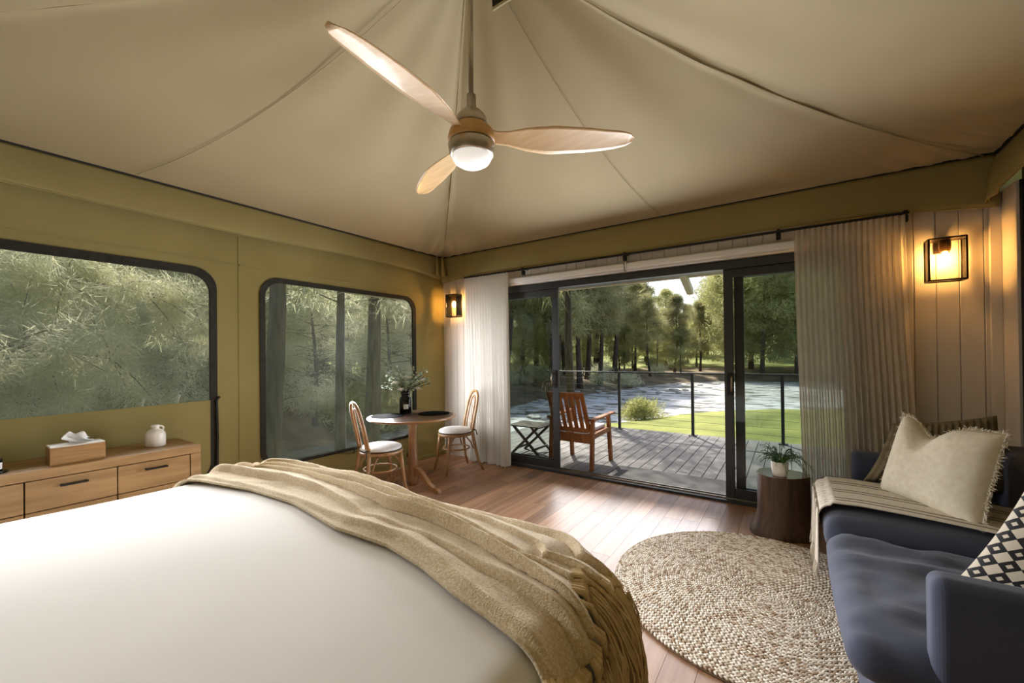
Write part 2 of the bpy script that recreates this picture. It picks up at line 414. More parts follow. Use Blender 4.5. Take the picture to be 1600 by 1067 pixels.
def ring_mesh(op, ip, x0, x1):
    k = len(op); mb = MB()
    for X in (x0, x1):
        mb.v += [(X, a, c) for a, c in op]; mb.v += [(X, a, c) for a, c in ip]
    for i in range(k):
        j = (i+1) % k
        mb.f += [(i, j, k+j, k+i), (2*k+i, 3*k+i, 3*k+j, 2*k+j), (i, 2*k+i, 2*k+j, j), (k+i, k+j, 3*k+j, 3*k+i)]
    return mb
for idx, (w, top) in enumerate(((W1, .06), (W2, .045))):
    wn = thing('window_%d' % (idx+1), (XL, (w[0]+w[1])/2, w[2]), kind='structure',
               label=('wide screened window above the dresser with its lower flap zipped up', 'tall screened window behind the round table')[idx])
    ip = rrect(w[0]+.045, w[1]-.05, w[2]+.03, w[3]-top, .14)
    ring_mesh(rrect(*w, .17), ip, XL-.012, XL+.014).build('frame', 'black_webbing', wn)
    MB().prism(ip, lambda a, c, t: (t, a, c), XL-.003, XL-.001).build('pane', ('window_film_hazy', 'window_film')[idx], wn)
    if idx == 0:
        fp = [(w[0]+.02, w[2]+.02), (w[1]-.022, w[2]+.02), (w[1]-.022, 1.005), (w[0]+.02, .985)]
        MB().prism(fp, lambda a, c, t: (t, a, c), XL+.0, XL+.012).build('flap', 'wall_canvas', wn, bevel=.003)
        MB().tube([(XL+.02, w[1]-.01, .35), (XL+.02, w[1]-.004, .7), (XL+.02, w[1]-.01, 1.0), (XL+.02, w[1]+.012, 1.03)], .011, 6).build('zip_cord', 'black_cord', wn)
    else:
        pts = [(XL+.02, w[0]+.05+(w[1]-w[0]-.1)*t, .35+.03*math.sin(t*9)+.015*math.sin(t*23)) for t in [k/30 for k in range(31)]]
        MB().tube(pts, .012, 6).build('rolled_hem', 'window_film', wn)
        for yy in (2.9, 3.5):
            MB().tube([(XL+.02, yy, .38), (XL+.03, yy+.02, .25), (XL+.02, yy-.03, .1)], .008, 5).build('strap', 'black_cord', wn)

# door wall of grooved boards
wf = thing('wall_front', (0, YF, 0), kind='structure', label='white painted wall of upright grooved boards around the sliding door')
DX0, DX1, DH = -3.12, .48, 2.175
MB().box(XL, DX0, YF+.016, YF+.10, 0, 2.75).box(DX1, XR+.1, YF+.016, YF+.10, 0, 2.75).box(DX0, DX1, YF+.016, YF+.10, DH+.01, 2.75).build('backing', 'painted_board', wf)
x = XL; bw = .118
while x < XR+.05:
    x1 = min(x+bw, XR+.1)
    z0 = DH+.012 if (x1 > DX0 and x < DX1) else 0
    MB().box(x+.0015, x1-.0015, YF, YF+.016, z0, 2.45).build('wall_board', 'painted_board', wf, bevel=.004, seg=1)
    x += bw
# corner post and return at the right
MB().box(1.135, 1.19, YF-.03, YF-.002, 0, 2.42).build('corner_post', 'painted_board', wf, bevel=.004)
MB().box(1.19, 1.30, YF-.24, YF-.002, 0, 2.42).build('return_board', 'painted_board', wf, bevel=.003)
wr = thing('wall_right', (XR, 0, 0), kind='structure', label='olive canvas wall behind the sofa')
MB().box(XR+.02, XR+.026, YB, YF-.23, 0, 2.75).build('canvas', 'darkened_canvas', wr)
MB().tube([(XR+.012, YF-.25, 0), (XR+.012, YF-.25, 2.42)], .010, 6).build('zip_cord', 'black_cord', wr)
wb = thing('wall_back', (0, YB, 0), kind='structure', label='canvas wall at the head of the bed, darkened to cut bounced light')
MB().box(XL, XR+.03, YB-.006, YB, 0, 2.75).build('canvas', 'darkened_canvas', wb)

# tent ceiling: four canvas panels rising to a peak
AX, AY = -1.36, 1.65
EX0, EX1, EY0, EY1 = -3.93, 1.17, YB+.02, 4.13
def roof_z(t):
    s = 3.63*t; return EZ + .03*s + .06*s*s
ce = thing('ceiling', (AX, AY, EZ), kind='structure', label='olive canvas tent ceiling rising to a peak above the fan')
def panel(a, b, seed, folds=1.0):
    a, b = Vector(a), Vector(b); mid = (a+b)/2
    nrm = (Vector((AX, AY))-mid).normalized()
    def fn(i, j):
        t = i; e = a.lerp(b, j)
        q = e.lerp(Vector((AX, AY)), t)
        c = 2*j-1
        z = roof_z(t) - .05*(1-c*c)*t*(1-t)*0.6
        # fine tension folds: from the peak, along the hips and out of the corners
        z += .010*folds*smooth01((t-.25)/.5)*math.sin(j*26+seed*3+2*math.sin(t*4))*(1-t)*2.2
        hip = math.exp(-((1-abs(c))/.10)**2)
        z += .006*folds*hip*math.sin(t*46+seed)*(1-t)*smooth01(t/.06)
        cor = math.exp(-((1-abs(c))/.22)**2)*math.exp(-(t/.16)**2)*smooth01(t/.03)
        z += .022*folds*cor*math.sin((1-abs(c))*90+t*20)
        z -= .045*math.exp(-((1-abs(c))/.035)**2)*t*(1-t)*1.5
        return (q.x, q.y, z)
    return MB().grid(fn, 56, 120)
C4 = [(EX0, EY1), (EX1, EY1), (EX1, EY0), (EX0, EY0)]
for k in range(4):
    panel(C4[k], C4[(k+1) % 4], k+1).build('canvas_panel', 'ceiling_canvas', ce, smooth=True, fix=False)
# sewn seams on the panels
def seam(pa, ts):
    pts = [(pa[0]+(AX-pa[0])*t, pa[1]+(AY-pa[1])*t, roof_z(t)-.012-.01*t) for t in ts]
    MB().tube(pts, .002, 5).build('seam', 'ceiling_canvas', ce, smooth=True)
TT = [.03+.9*k/24 for k in range(25)]
seam((-1.0, EY1), TT); seam((EX0, .9), TT)
for k in range(4):
    pa = C4[k]; MB().tube([(pa[0]+(AX-pa[0])*t, pa[1]+(AY-pa[1])*t, roof_z(t)-.028*(1-t)-.004) for t in [k2/30 for k2 in range(1, 30)]], .004, 6).build('hip_seam', 'ceiling_canvas', ce, smooth=True)
# vent patch hanging below the peak
MB().add([(-1.20, 1.63, 3.07), (-1.14, 1.72, 3.26), (-1.19, 1.60, 3.34), (-1.05, 1.66, 3.10), (-.98, 1.74, 3.30)], [(0, 1, 2), (0, 3, 4, 1)]).build('vent_flap', 'black_webbing', ce, solid=.006)
MB().tube([(-1.20, 1.63, 3.066), (-1.13, 1.645, 3.085), (-1.05, 1.66, 3.098)], .008, 6).build('vent_hem', 'ceiling_canvas', ce)

def valance(name, a, b, inward, zt, zb, label):
    a, b, inward = Vector((*a, 0)), Vector((*b, 0)), Vector((*inward, 0))
    v = thing(name, (a.x, a.y, zb), kind='structure', label=label); Ln = (b-a).length
    def fn(i, j):
        q = a.lerp(b, i); s_ = i*Ln
        e = min(s_, Ln-s_)
        z = zt+(zb-zt)*j + (.012*math.sin(s_*2.1)*j) - .045*j*math.exp(-(e/.35)**2)
        off = .05*math.sin(j*PI*.55)+.012*j*math.sin(s_*3.3+1)+ .018*math.exp(-(e/.3)**2)*math.sin(s_*48+j*3)*j
        q = q+inward*off
        return (q.x, q.y, z)
    MB().grid(fn, 150, 10).build('canvas', 'valance_canvas', v, smooth=True, solid=.006, fix=False)
    def hem(i):
        x = fn(i, 1); return (x[0], x[1], x[2])
    MB().tube([hem(k/60) for k in range(61)], .006, 6).build('hem', 'valance_canvas', v, smooth=True)
    c = a+inward*.012; d = b+inward*.012
    MB().tube([(c.x, c.y, zt), (d.x, d.y, zt)], .009, 6).build('cord', 'black_cord', v)
valance('trim_1', (EX0, EY0), (EX0, EY1), (1, 0), EZ, 2.42, 'sagging canvas valance along the top of the left wall')
valance('trim_2', (EX0, EY1-.01), (EX1, EY1-.01), (0, -.4), EZ, 2.375, 'canvas valance above the curtains and sliding door')
valance('trim_3', (EX1, EY1), (EX1, EY0), (-1, 0), EZ, 2.40, 'dark canvas valance along the right wall')
cg = thing('trim_4', (-3.88, 4.08, 2.36), kind='structure', label='gathered canvas loop at the ceiling corner above the small lantern')
for k, (dx, dy) in enumerate(((0, 0), (.03, -.05), (-.02, -.1))):
    pts = [(-3.86+dx+.05*math.sin(t*PI), 4.06+dy-.04*math.sin(t*PI), 2.67-.27*math.sin(t*PI*.98)) for t in [q/16 for q in range(17)]]
    MB().tube(pts, [.012+.012*math.sin(q/16*PI) for q in range(17)], 7).build('gather', 'valance_canvas', cg, smooth=True)
MB().box(-3.90, -3.80, 4.05, 4.10, 2.33, 2.42).build('tab', 'valance_canvas', cg, bevel=.015)

# sliding door set
dr = thing('door_1', ((DX0+DX1)/2, YF, 0), kind='structure', label='wide charcoal aluminium sliding glass door standing open onto the deck')
def dpart(nm, *b, m='door_aluminium', bev=.003): return MB().box(*b).build(nm, m, dr, bevel=bev)
dpart('head_frame', DX0, DX1, YF-.02, YF+.13, DH-.07, DH)
dpart('jamb', DX0, DX0+.05, YF-.02, YF+.13, 0, DH-.07); dpart('jamb', DX1-.05, DX1, YF-.02, YF+.13, 0, DH-.07)
dpart('sill_track', DX0, DX1, YF-.03, YF+.14, -.02, .022)
for yy in (YF+.03, YF+.09): dpart('track_rib', DX0+.05, DX1-.05, yy-.006, yy+.006, .022, .034, m='brushed_nickel', bev=0)
def dpanel(x0, x1, y, side):
    t = .03
    pn = thing('sliding_panel' if side else 'fixed_panel', (x0, y, .03)); ORG[pn.name] = Vector((x0, y, .03)) - origin(dr); pn.location = ORG[pn.name]; pn.parent = dr
    z0, z1 = .034, DH-.07; sw = .075
    MB().box(x0, x0+sw, y-t/2, y+t/2, z0, z1).build('stile', 'door_aluminium', pn, bevel=.003)
    MB().box(x1-sw, x1, y-t/2, y+t/2, z0, z1).build('stile', 'door_aluminium', pn, bevel=.003)
    MB().box(x0+sw, x1-sw, y-t/2, y+t/2, z1-.075, z1).build('rail', 'door_aluminium', pn, bevel=.003)
    MB().box(x0+sw, x1-sw, y-t/2, y+t/2, z0, z0+.09).build('rail', 'door_aluminium', pn, bevel=.003)
    MB().box(x0+sw-.01, x1-sw+.01, y-.003, y+.003, z0+.08, z1-.07).build('glass', 'door_glass', pn)
    if side:
        hx = x1-.05 if side > 0 else x0+.05
        MB().box(hx-.028, hx+.028, y-t/2-.010, y-t/2, .965, 1.165).build('handle_plate', 'black_metal', pn, bevel=.004)
        MB().tube([(hx+.012*side*-1, y-t/2-.008, 1.00), (hx+.012*side*-1, y-t/2-.045, 1.005), (hx+.012*side*-1, y-t/2-.048, 1.065), (hx+.012*side*-1, y-t/2-.045, 1.125), (hx+.012*side*-1, y-t/2-.008, 1.13)], .008, 8).build('handle', 'brushed_nickel', pn, smooth=True)
dpanel(DX0+.05, -2.20, YF+.03, 1); dpanel(DX0+.05, -2.23, YF+.09, 0)
dpanel(-.50, DX1-.05, YF+.03, -1); dpanel(-.42, DX1-.05, YF+.09, 0)

# ================================================================== OUTDOORS
RIV = [(10, 18.5), (3, 18.2), (0.2, 17.4), (-2.2, 15.8), (-3.7, 13.6), (-5.0, 10.9), (-6.3, 8.6), (-7.4, 5.8), (-7.8, 2), (-8.2, -4), (-9, -14),
       (-15, -16), (-13.0, -4), (-12.4, 6), (-12.2, 13), (-12.6, 21), (-11.5, 27), (-9.5, 38), (-6.0, 43.5), (2, 46), (14, 47), (60, 50), (60, 22), (25, 20)]
def river_sd(x, y):
    ins = False; best = 1e9; k = len(RIV)
    for i in range(k):
        x0, y0 = RIV[i]; x1, y1 = RIV[(i+1) % k]
        if (y0 > y) != (y1 > y) and x < (x1-x0)*(y-y0)/(y1-y0)+x0: ins = not ins
        dx, dy = x1-x0, y1-y0; t = max(0, min(1, ((x-x0)*dx+(y-y0)*dy)/(dx*dx+dy*dy)))
        best = min(best, math.hypot(x-x0-t*dx, y-y0-t*dy))
    return -best if ins else best
def is_far(x, y):
    return (x < -10 and y < 26) or (y > 24 and x < -6) or y > 34
def ground_z(x, y):
    d = river_sd(x, y)
    if d < 0: return -1.5+max(-.5, d*.25)
    if is_far(x, y):
        return -1.5 + .16*min(d, 3) + .05*max(0, d-3) + .10*max(0, d-22) + .30*max(0, d-.8)*smooth01((18-y)/8) + .10*noise.noise((x*.3, y*.3, 0))*min(1, d)
    return -1.5 + .98*smooth01(d/1.1) + .26*smooth01(d/6)+ .03*noise.noise((x*.5, y*.5, 3))*min(1, d)
xs = np.concatenate([np.arange(-70, -26, 4), np.arange(-26, 14, .8), np.arange(14, 60, 4)]); ys = np.concatenate([np.arange(-24, -6, 2), np.arange(-6, 30, .8), np.arange(30, 60, 1.5), np.arange(60, 130, 6)])
V = []; lawnF = []; bankF = []
for x in xs:
    for y in ys: V.append((x, y, ground_z(x, y)))
ny = len(ys)
for i in range(len(xs)-1):
    for j in range(ny-1):
        q = (i*ny+j, (i+1)*ny+j, (i+1)*ny+j+1, i*ny+j+1)
        cx, cy = (xs[i]+xs[i+1])/2, (ys[j]+ys[j+1])/2
        if XL+.3 < cx < XR-.3 and YB < cy < YF: continue
        (bankF if (is_far(cx, cy) and river_sd(cx, cy) < 12) or river_sd(cx, cy) < .2 else lawnF).append(q)
tag(np_mesh('lawn', V, lawnF, 'grass'), 'sunlit green lawn sloping from the deck to the river', 'lawn', kind='structure')
tag(np_mesh('river_bank', V, bankF, 'litter_bank'), 'pebbly far bank of the river strewn with dry litter', 'river bank', kind='structure')
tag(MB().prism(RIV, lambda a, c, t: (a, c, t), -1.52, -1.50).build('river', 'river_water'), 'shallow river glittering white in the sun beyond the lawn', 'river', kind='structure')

dk = thing('deck', (-2, 4.3, -.05), kind='structure', label='grey decking boards of the veranda outside the sliding door')
x = -4.2; dd = None
while x < 2.2:
    if dd is None:
        ob = MB().box(0, .134, 0, 3.24, -.03, 0).build('deck_board', 'deck_grey', None, bevel=.003, seg=1); dd = ob.data
    else:
        ob = bpy.data.objects.new('deck_board', dd); COL.objects.link(ob); md = ob.modifiers.new('bevel', 'BEVEL'); md.width = .003; md.segments = 1
    ob.parent = dk; ob.location = (x+2, YF+.145-4.3, 0); x += .140
MB().box(-4.2, 2.2, YF+.1, 7.5, -.30, -.085).build('joists', 'gap_dark', dk)
MB().box(-4.2, 2.2, 7.47, 7.52, -.35, -.052).build('fascia', 'deck_grey', dk)

rl = thing('deck_railing', (-1.4, 7.42, -.05), 'dark metal railing with thin wire cables along the deck edge', 'railing')
px = -3.90
while px < 2.2:
    mb = MB().box(px-.022, px+.022, 7.398, 7.442, -.05, .985).build('post', 'rail_metal', rl, bevel=.003)
    MB().box(px-.06, px+.06, 7.36, 7.48, -.05, -.038).build('base_plate', 'rail_metal', mb, bevel=.002)
    px += 1.265
MB().box(-4.16, 2.2, 7.385, 7.455, .985, 1.01).build('top_rail', 'rail_metal', rl, bevel=.004)
for k in range(8):
    z = .07+k*.115; MB().tube([(-4.16, 7.42, z), (2.2, 7.42, z)], .0025, 5).build('wire_cable', 'steel_wire', rl)

vr = thing('veranda_roof', (-2, 5, 2.4), 'pale veranda roof edge seen through the top of the door', 'roof', kind='structure')
MB().box(-6.5, 2.4, YF+.12, 5.95, 2.46, 2.52).build('soffit_panel', 'soffit', vr)
MB().box(-6.5, 2.4, 5.93, 6.0, 2.37, 2.56).build('fascia', 'soffit', vr, bevel=.006)
MB().bar((-1.16, 5.6, 2.44), (-1.20, 6.42, 2.24), .09, .10).build('rafter_tail', 'soffit', vr, bevel=.012)
fy = thing('added_shade_roof', (-4.6, 1.6, 2.7), 'added unseen canvas roof keeping the sun off the tent', 'roof', kind='structure')  # added out of view to block sun from the left windows and ceiling
MB().grid(lambda i, j: (-6.3+i*(AX+6.3), -2.2+j*(8.1), 2.5+i*1.52), 2, 2).build('shade_sheet', 'shade_canvas', fy, solid=.01)
MB().grid(lambda i, j: (AX+i*(2.6-AX), -2.2+j*(8.1), 4.02-i*1.4), 2, 2).build('shade_sheet', 'shade_canvas', fy, solid=.01)
MB().grid(lambda i, j: (-6.3+i*8.9, 5.88+j*.02, 2.62+1.4*(1-abs(2*i-1))*(1-j)), 20, 2).build('shade_gable', 'shade_canvas', fy, solid=.01)

tag(MB().box(-1.78, -.48, 4.34, 4.97, -.048, -.036).build('door_mat', 'mat_grey', bevel=.004), 'plain grey mat on the deck just outside the open door', 'mat')

# teak armchair on the deck, seen from behind (local: faces +y)
def deck_chair():
    ch = thing('deck_armchair', (0, 0, 0), 'slatted teak armchair on the deck facing the river', 'armchair')
    w = .28
    for sx in (-1, 1):
        MB().bar((sx*w, .0, 0), (sx*w, .04, .60), .045, .055, (0, 1, 0)).build('leg', 'teak', ch, bevel=.006)
        MB().bar((sx*w, .60, 0), (sx*w*.98, .54, .60), .045, .055, (0, 1, 0)).build('leg', 'teak', ch, bevel=.006)
        MB().bar((sx*(w+.01), -.02, .605), (sx*(w+.02), .64, .625), .075, .028).build('armrest', 'teak', ch, bevel=.01)
        MB().bar((sx*w, .03, .40), (sx*w, .57, .42), .03, .06).build('side_rail', 'teak', ch, bevel=.004)
        MB().bar((sx*(w-.05), .06, .42), (sx*(w-.06), -.14, .93), .05, .035, (0, 1, 0)).build('back_stile', 'teak', ch, bevel=.005)
    MB().bar((-w, .02, .37), (w, .02, .37), .03, .11).build('back_rail', 'teak', ch, bevel=.005)
    MB().bar((-w, .57, .40), (w, .57, .40), .03, .07).build('front_rail', 'teak', ch, bevel=.005)
    MB().bar((-w+.03, -.135, .905), (w-.03, -.135, .905), .03, .075, (0, -.35, 1)).build('top_rail', 'teak', ch, bevel=.008)
    MB().bar((-w+.05, .03, .47), (w-.05, .03, .47), .03, .05).build('lower_rail', 'teak', ch, bevel=.005)
    for k in range(5):
        x = (k-2)*.078; MB().bar((x, .03, .47), (x, -.13, .89), .052, .014, (0, 1, 0)).build('back_slat', 'teak', ch, bevel=.003)
    for k in range(7):
        y = .06+k*.078; MB().bar((-w+.02, y, .425), (w-.02, y, .425), .06, .016).build('seat_slat', 'teak', ch, bevel=.003)
    cu = MB().box(-.23, .23, .07, .56, .435, .485).build('seat_cushion', 'cushion_white', ch, bevel=.022, seg=4)
    for sx in (-1, 1):
        MB().tube([(sx*.22, .08, .45), (sx*.25, .03, .45), (sx*.22, -.0, .44), (sx*.05, -.005, .437)], .007, 5).build('cushion_tie', 'cushion_white', ch)
    return ch
dc = deck_chair(); dc.location = (-2.26, 4.60, -.05); dc.rotation_euler.z = math.radians(-1)
ft = thing('folding_table', (-3.05, 5.0, -.05), 'small slatted folding table on the deck behind the left glass', 'table')
for k in range(6): MB().box(-3.32, -2.80, 4.78+k*.07, 4.84+k*.07, .345, .362).build('top_slat', 'grey_timber', ft, bevel=.003)
for yy in (4.80, 5.15):
    MB().bar((-3.28, yy, -.05), (-2.86, yy, .34), .03, .03).build('leg', 'grey_timber', ft)
    MB().bar((-2.84, yy+.03, -.05), (-3.26, yy+.03, .34), .03, .03).build('leg', 'grey_timber', ft)
MB().bar((-3.2, 4.8, .04), (-3.2, 5.18, .04), .025, .025).build('brace', 'grey_timber', ft); MB().bar((-2.92, 4.8, .04), (-2.92, 5.18, .04), .025, .025).build('brace', 'grey_timber', ft)

# ---- trees
def blades(rng, centers, radii, per, length, width, droop, flat=.75):
    """thin leaves or needle sprays around the given centres: one triangle each"""
    C = np.repeat(np.asarray(centers, float), per, 0); R = np.repeat(np.asarray(radii, float), per)[:, None]
    n_ = len(C); d = rng.normal(size=(n_, 3)); d /= np.linalg.norm(d, axis=1)[:, None]
    P = C + d*R*(rng.random((n_, 1))**.45)*np.array([1, 1, flat])
    D = d*.7 + rng.normal(size=(n_, 3))*.55; D[:, 2] -= droop; D /= np.linalg.norm(D, axis=1)[:, None]
    sd = np.cross(D, rng.normal(size=(n_, 3))); sd /= np.linalg.norm(sd, axis=1)[:, None]+1e-9
    ln = length*(.5+rng.random((n_, 1))); w = width*(.6+.8*rng.random((n_, 1)))
    V = np.stack([P-sd*w/2, P+sd*w/2, P+D*ln], 1).reshape(-1, 3)
    return V, np.arange(n_*3).reshape(-1, 3)
def make_tree(seed, name, label, h, crown0, crownr, nclump, per, length, width, droop, leaf, bark, trunk_r, group, lean=0, squash=.75, clump=.22):
    rng = np.random.default_rng(seed); rr = random.Random(seed)
    t = thing(name, (0, 0, 0), label, 'tree', group)
    mb = MB(); top = Vector((lean*h, .03*h, h*.96)); bx, by = rr.uniform(-.2, .2), rr.uniform(-.2, .2)
    axis = [Vector((top.x*q+bx*math.sin(q*5), top.y*q+by*math.sin(q*4), top.z*q-.4*(q == 0))) for q in [k/9 for k in range(10)]]
    mb.tube(axis, [trunk_r*(1.25 if k == 0 else 1-.88*k/9) for k in range(10)], 8)
    cs, rs = [], []
    for k in range(nclump):
        q = crown0+(1-crown0)*rr.random()**.9; i = min(8, int(q*9)); base = axis[i].lerp(axis[i+1], q*9-i)
        a = rr.random()*2*PI; e = crownr*math.sin(PI*min(1, .18+.8*(q-crown0)/(1-crown0)))*(.35+.65*rr.random())
        tip = base+Vector((math.cos(a)*e, math.sin(a)*e, e*rr.uniform(-.12, .35)))
        midp = base.lerp(tip, .5)+Vector((0, 0, .08*e))
        mb.tube([base, midp, tip], [trunk_r*.22*(1.1-q), trunk_r*.14*(1.1-q), .012], 4, cap=False)
        for f in (1.0, .62):
            cs.append(base.lerp(tip, f)); rs.append(crownr*clump*(.7+.6*rr.random()))
    mb.build('trunk', bark, t, smooth=True, fix=False)
    V, Fc = blades(rng, [tuple(c) for c in cs], rs, per, length, width, droop, squash)
    tag(np_mesh('foliage', V, Fc, leaf, t), kind='stuff')
    return t
def put(t, x, y, s=1, rz=0, z=None):
    t.location = (x, y, (ground_z(x, y) if z is None else z)); t.rotation_euler = (0, 0, rz); t.scale = (s, s, s)
    return t
G1 = 'trees in the wood beyond the river'
LB = {'oak': 'dark slender-trunked tree in the wood beyond the river', 'light': 'pale sunlit tree with an airy crown beyond the river', 'grey': 'grey-green bushy tree lining the water outside the left windows'}
oakA = make_tree(1, 'river_oak', LB['oak'], 12, .30, 3.0, 75, 120, .42, .045, .35, 'needles_dark', 'bark_dark', .20, G1)
oakB = make_tree(2, 'river_oak', LB['oak'], 14, .36, 3.4, 80, 120, .45, .05, .35, 'needles_dark', 'bark_dark', .22, G1, lean=.04)
liA = make_tree(3, 'light_tree', LB['light'], 13, .16, 4.6, 90, 130, .36, .07, .1, 'leaves_light', 'bark_grey', .24, 'sunlit trees beyond the river', clump=.20)
grA = make_tree(4, 'bank_tree', LB['grey'], 9, .10, 3.4, 100, 140, .26, .03, .25, 'needles_grey', 'bark_grey', .16, 'bushy trees outside the left windows', clump=.22)
protos = {'oak': [oakA, oakB], 'light': [liA], 'grey': [grA]}
used = set()
def plant(kind, x, y, s, label=None):
    pr = rnd.choice(protos[kind])
    if pr.name not in used: used.add(pr.name); o = pr
    else: o = copy_tree(pr)
    put(o, x, y, s, rnd.random()*6.28)
    if label: o['label'] = label
    return o
# wood on the far bank, seen through the door
for x, y, s in [(-12.9, 28, 1.1), (-15, 34, 1.25), (-13.6, 25.5, 1.15), (-16, 30, 1.25), (-12.6, 31, .95), (-19, 27, 1.1), (-18, 36, 1.35), (-14, 38, 1.15), (-22, 34, 1.4), (-11.4, 41, .58),
                (-25, 42, 1.5), (-19, 46, 1.5), (-14.8, 47, .75), (-28, 30, 1.2), (-10.5, 47, .62), (-32, 40, 1.3), (-24, 54, 1.3), (-16, 56, .72), (-8.4, 50, .66),
                (-21, 22, 1.05), (-23.5, 17, 1.1), (-36, 52, 1.5), (-30, 62, 1.5), (-20, 68, 1.0), (-12, 62, .7)]:
    plant('oak', x, y, s)
for x, y, s in [(-5.4, 50, .9), (-2.4, 48.5, 1.0), (-3.8, 55, 1.2), (.6, 49, 1.05), (3.6, 50, 1.1), (6.5, 52, 1.15), (-6.8, 62, 1.1), (1.5, 60, 1.3), (10, 56, 1.3), (-11, 72, .8), (-1, 72, 1.5), (-19, 78, .85), (8, 70, 1.6), (14, 60, 1.4),
                (-16, 50, .55), (-21, 50, .7), (-27, 48, .8), (-13, 53, .5), (-24, 44, .6), (-31, 56, 1.0), (-18, 62, .7), (-26, 36, .6), (-34, 46, 1.0), (-15, 44, .42), (-18.5, 41, .45), (-21.5, 39, .45), (-12.2, 46.5, .42), (-9.6, 46, .4), (-17, 48, .5), (-23, 47, .55), (-14, 58, .6), (-10, 57, .55), (-28, 44, .6), (-20, 31, .4), (-24.5, 30, .5)]:
    plant('light', x, y, s)
# bushy trees along the water outside the left windows
for x, y, s in [(-14, 1.5, .55), (-14.2, 4.5, .6), (-13.8, 8, .6), (-14.6, -2, .6), (-14.2, 11.5, .65), (-16.5, 3, .8), (-16.5, 6.5, .8), (-16.8, 10, .85), (-16.5, -1, .8), (-16, 14.5, .8), (-19, 1, 1.0), (-19.5, 5.5, 1.0), (-19, 9.5, 1.0), (-20, 13.5, 1.1), (-15.5, 18, .85), (-21, 19, 1.2), (-23, 3, 1.3), (-23, 9, 1.3), (-20, -5, 1.2), (-24, -3, 1.4)]:
    plant('grey', x, y, s)
# near trees: the tall one behind the armchair, and three trunks outside the tall window
for k, (x, y, ln, rr_, lab) in enumerate(((-7.5, 3.42, .0, .20, 'leftmost grey tree trunk outside the tall window'), (-8.2, 5.35, -.035, .13, 'thin leaning tree trunk in the middle of the tall window'), (-8.0, 5.95, .015, .21, 'thick grey tree trunk outside the tall window above the vase table'))):
    t = make_tree(20+k, 'bank_tree', lab, 11, .38, 2.6, 40, 90, .26, .03, .25, 'needles_grey', 'bark_grey', rr_, None, lean=ln)
    put(t, x, y, 1, 0)
t = make_tree(31, 'tall_river_oak', 'tall straight-trunked tree rising behind the deck armchair', 11.5, .42, 3.0, 30, 60, .34, .028, .4, 'needles_dark', 'bark_dark', .15, None)
put(t, -5.35, 11.15, 1, 1.0)
# sweeping branch of grey needles hanging close outside the wide window
for k, (x, y, z, r_) in enumerate(((-7.6, .15, 1.2, 1.0), (-8.6, 1.7, 2.1, .95))):
    rng = np.random.default_rng(40+k); rr = random.Random(40+k)
    t = thing('hanging_branch', (x, y-1.6, z+.5), ('feathery grey branch filling the left of the wide window', 'feathery grey branch in the upper right of the wide window')[k], 'branch')
    mb = MB(); axis = [Vector((x-.2*math.sin(q*3), y-1.6+3.0*q, z+.5-.35*q*q)) for q in [i/10 for i in range(11)]]
    mb.tube(axis, [.045-.0038*i for i in range(11)], 6)
    cs, rs = [], []
    for i in range(46):
        b = axis[rr.randrange(1, 11)]; tip = b+Vector((rr.uniform(-.6, .6), rr.uniform(-.5, .7), rr.uniform(-.9, .35)))
        mb.tube([b, b.lerp(tip, .5)+Vector((0, 0, .06)), tip], [.012, .008, .003], 4, cap=False)
        for f in (.6, 1): cs.append(tuple(b.lerp(tip, f))); rs.append(.20*r_)
    mb.build('bough', 'bark_grey', t, smooth=True, fix=False)
    V, Fc = blades(rng, cs, rs, 130, .22, .013, .45, .8); tag(np_mesh('needles', V, Fc, 'needles_grey', t), kind='stuff')
for k, (x, y) in enumerate(((-10.2, 2.5), (-10.0, 3.1), (-10.4, 3.7), (-9.8, 4.1), (-10.6, 2.0))):
    rr = random.Random(60+k); a = rr.uniform(.4, .9)
    mb = MB().tube([(x, y, -1.6), (x+.05, y+a*.5, -.3), (x+.1, y+a*1.0, .5+.2*rr.random())], [.09, .06, .02], 6)
    mb.tube([(x+.04, y+a*.4, -.5), (x-.1, y+a*.5, .2)], [.04, .012], 5)
    tag(mb.build('bleached_stem', 'dead_wood', smooth=True, fix=False), 'bleached leaning stem at the foot of the wide window view', 'dead stem', 'bleached stems on the water edge')
# shrub at the lawn's edge and pebbles on the far bank
def shrub(x, y, r_, label, seed, leaf='leaves_light', group=None, per=120):
    rng = np.random.default_rng(seed); z = ground_z(x, y); t = thing('shrub', (x, y, z), label, 'shrub', group)
    cs = rng.normal(size=(26, 3))*np.array([.42, .42, .22])*r_+np.array([x, y, z+.35*r_])
    V, Fc = blades(rng, cs, [r_*.42]*26, per, .22*r_, .035*r_, -.5, .8); tag(np_mesh('foliage', V, Fc, leaf, t), kind='stuff')
    MB().tube([(x, y, z-.1), (x+.05, y, z+.5*r_)], [.04*r_, .02*r_], 5).build('stem', 'bark_grey', t)
shrub(-3.45, 11.7, .62, 'round yellow-green shrub where the lawn meets the river', 5)
for k in range(16):
    rr = random.Random(90+k); x = rr.uniform(-24, -11); y = rr.uniform(23, 46)
    if river_sd(x, y) > .4: shrub(x, y, rr.uniform(.6, 1.3), 'low dry undergrowth bush on the far river bank', 90+k, 'needles_grey', 'undergrowth on the far bank', 60)
for k in range(20):
    rr = random.Random(190+k); x = rr.uniform(-14.5, -12.6); y = rr.uniform(-4, 17)
    if river_sd(x, y) > .2: shrub(x, y, rr.uniform(.9, 1.6), 'leafy bush on the water edge outside the left windows', 190+k, 'leaves_light', 'bushes outside the left windows', 110)
pm = None
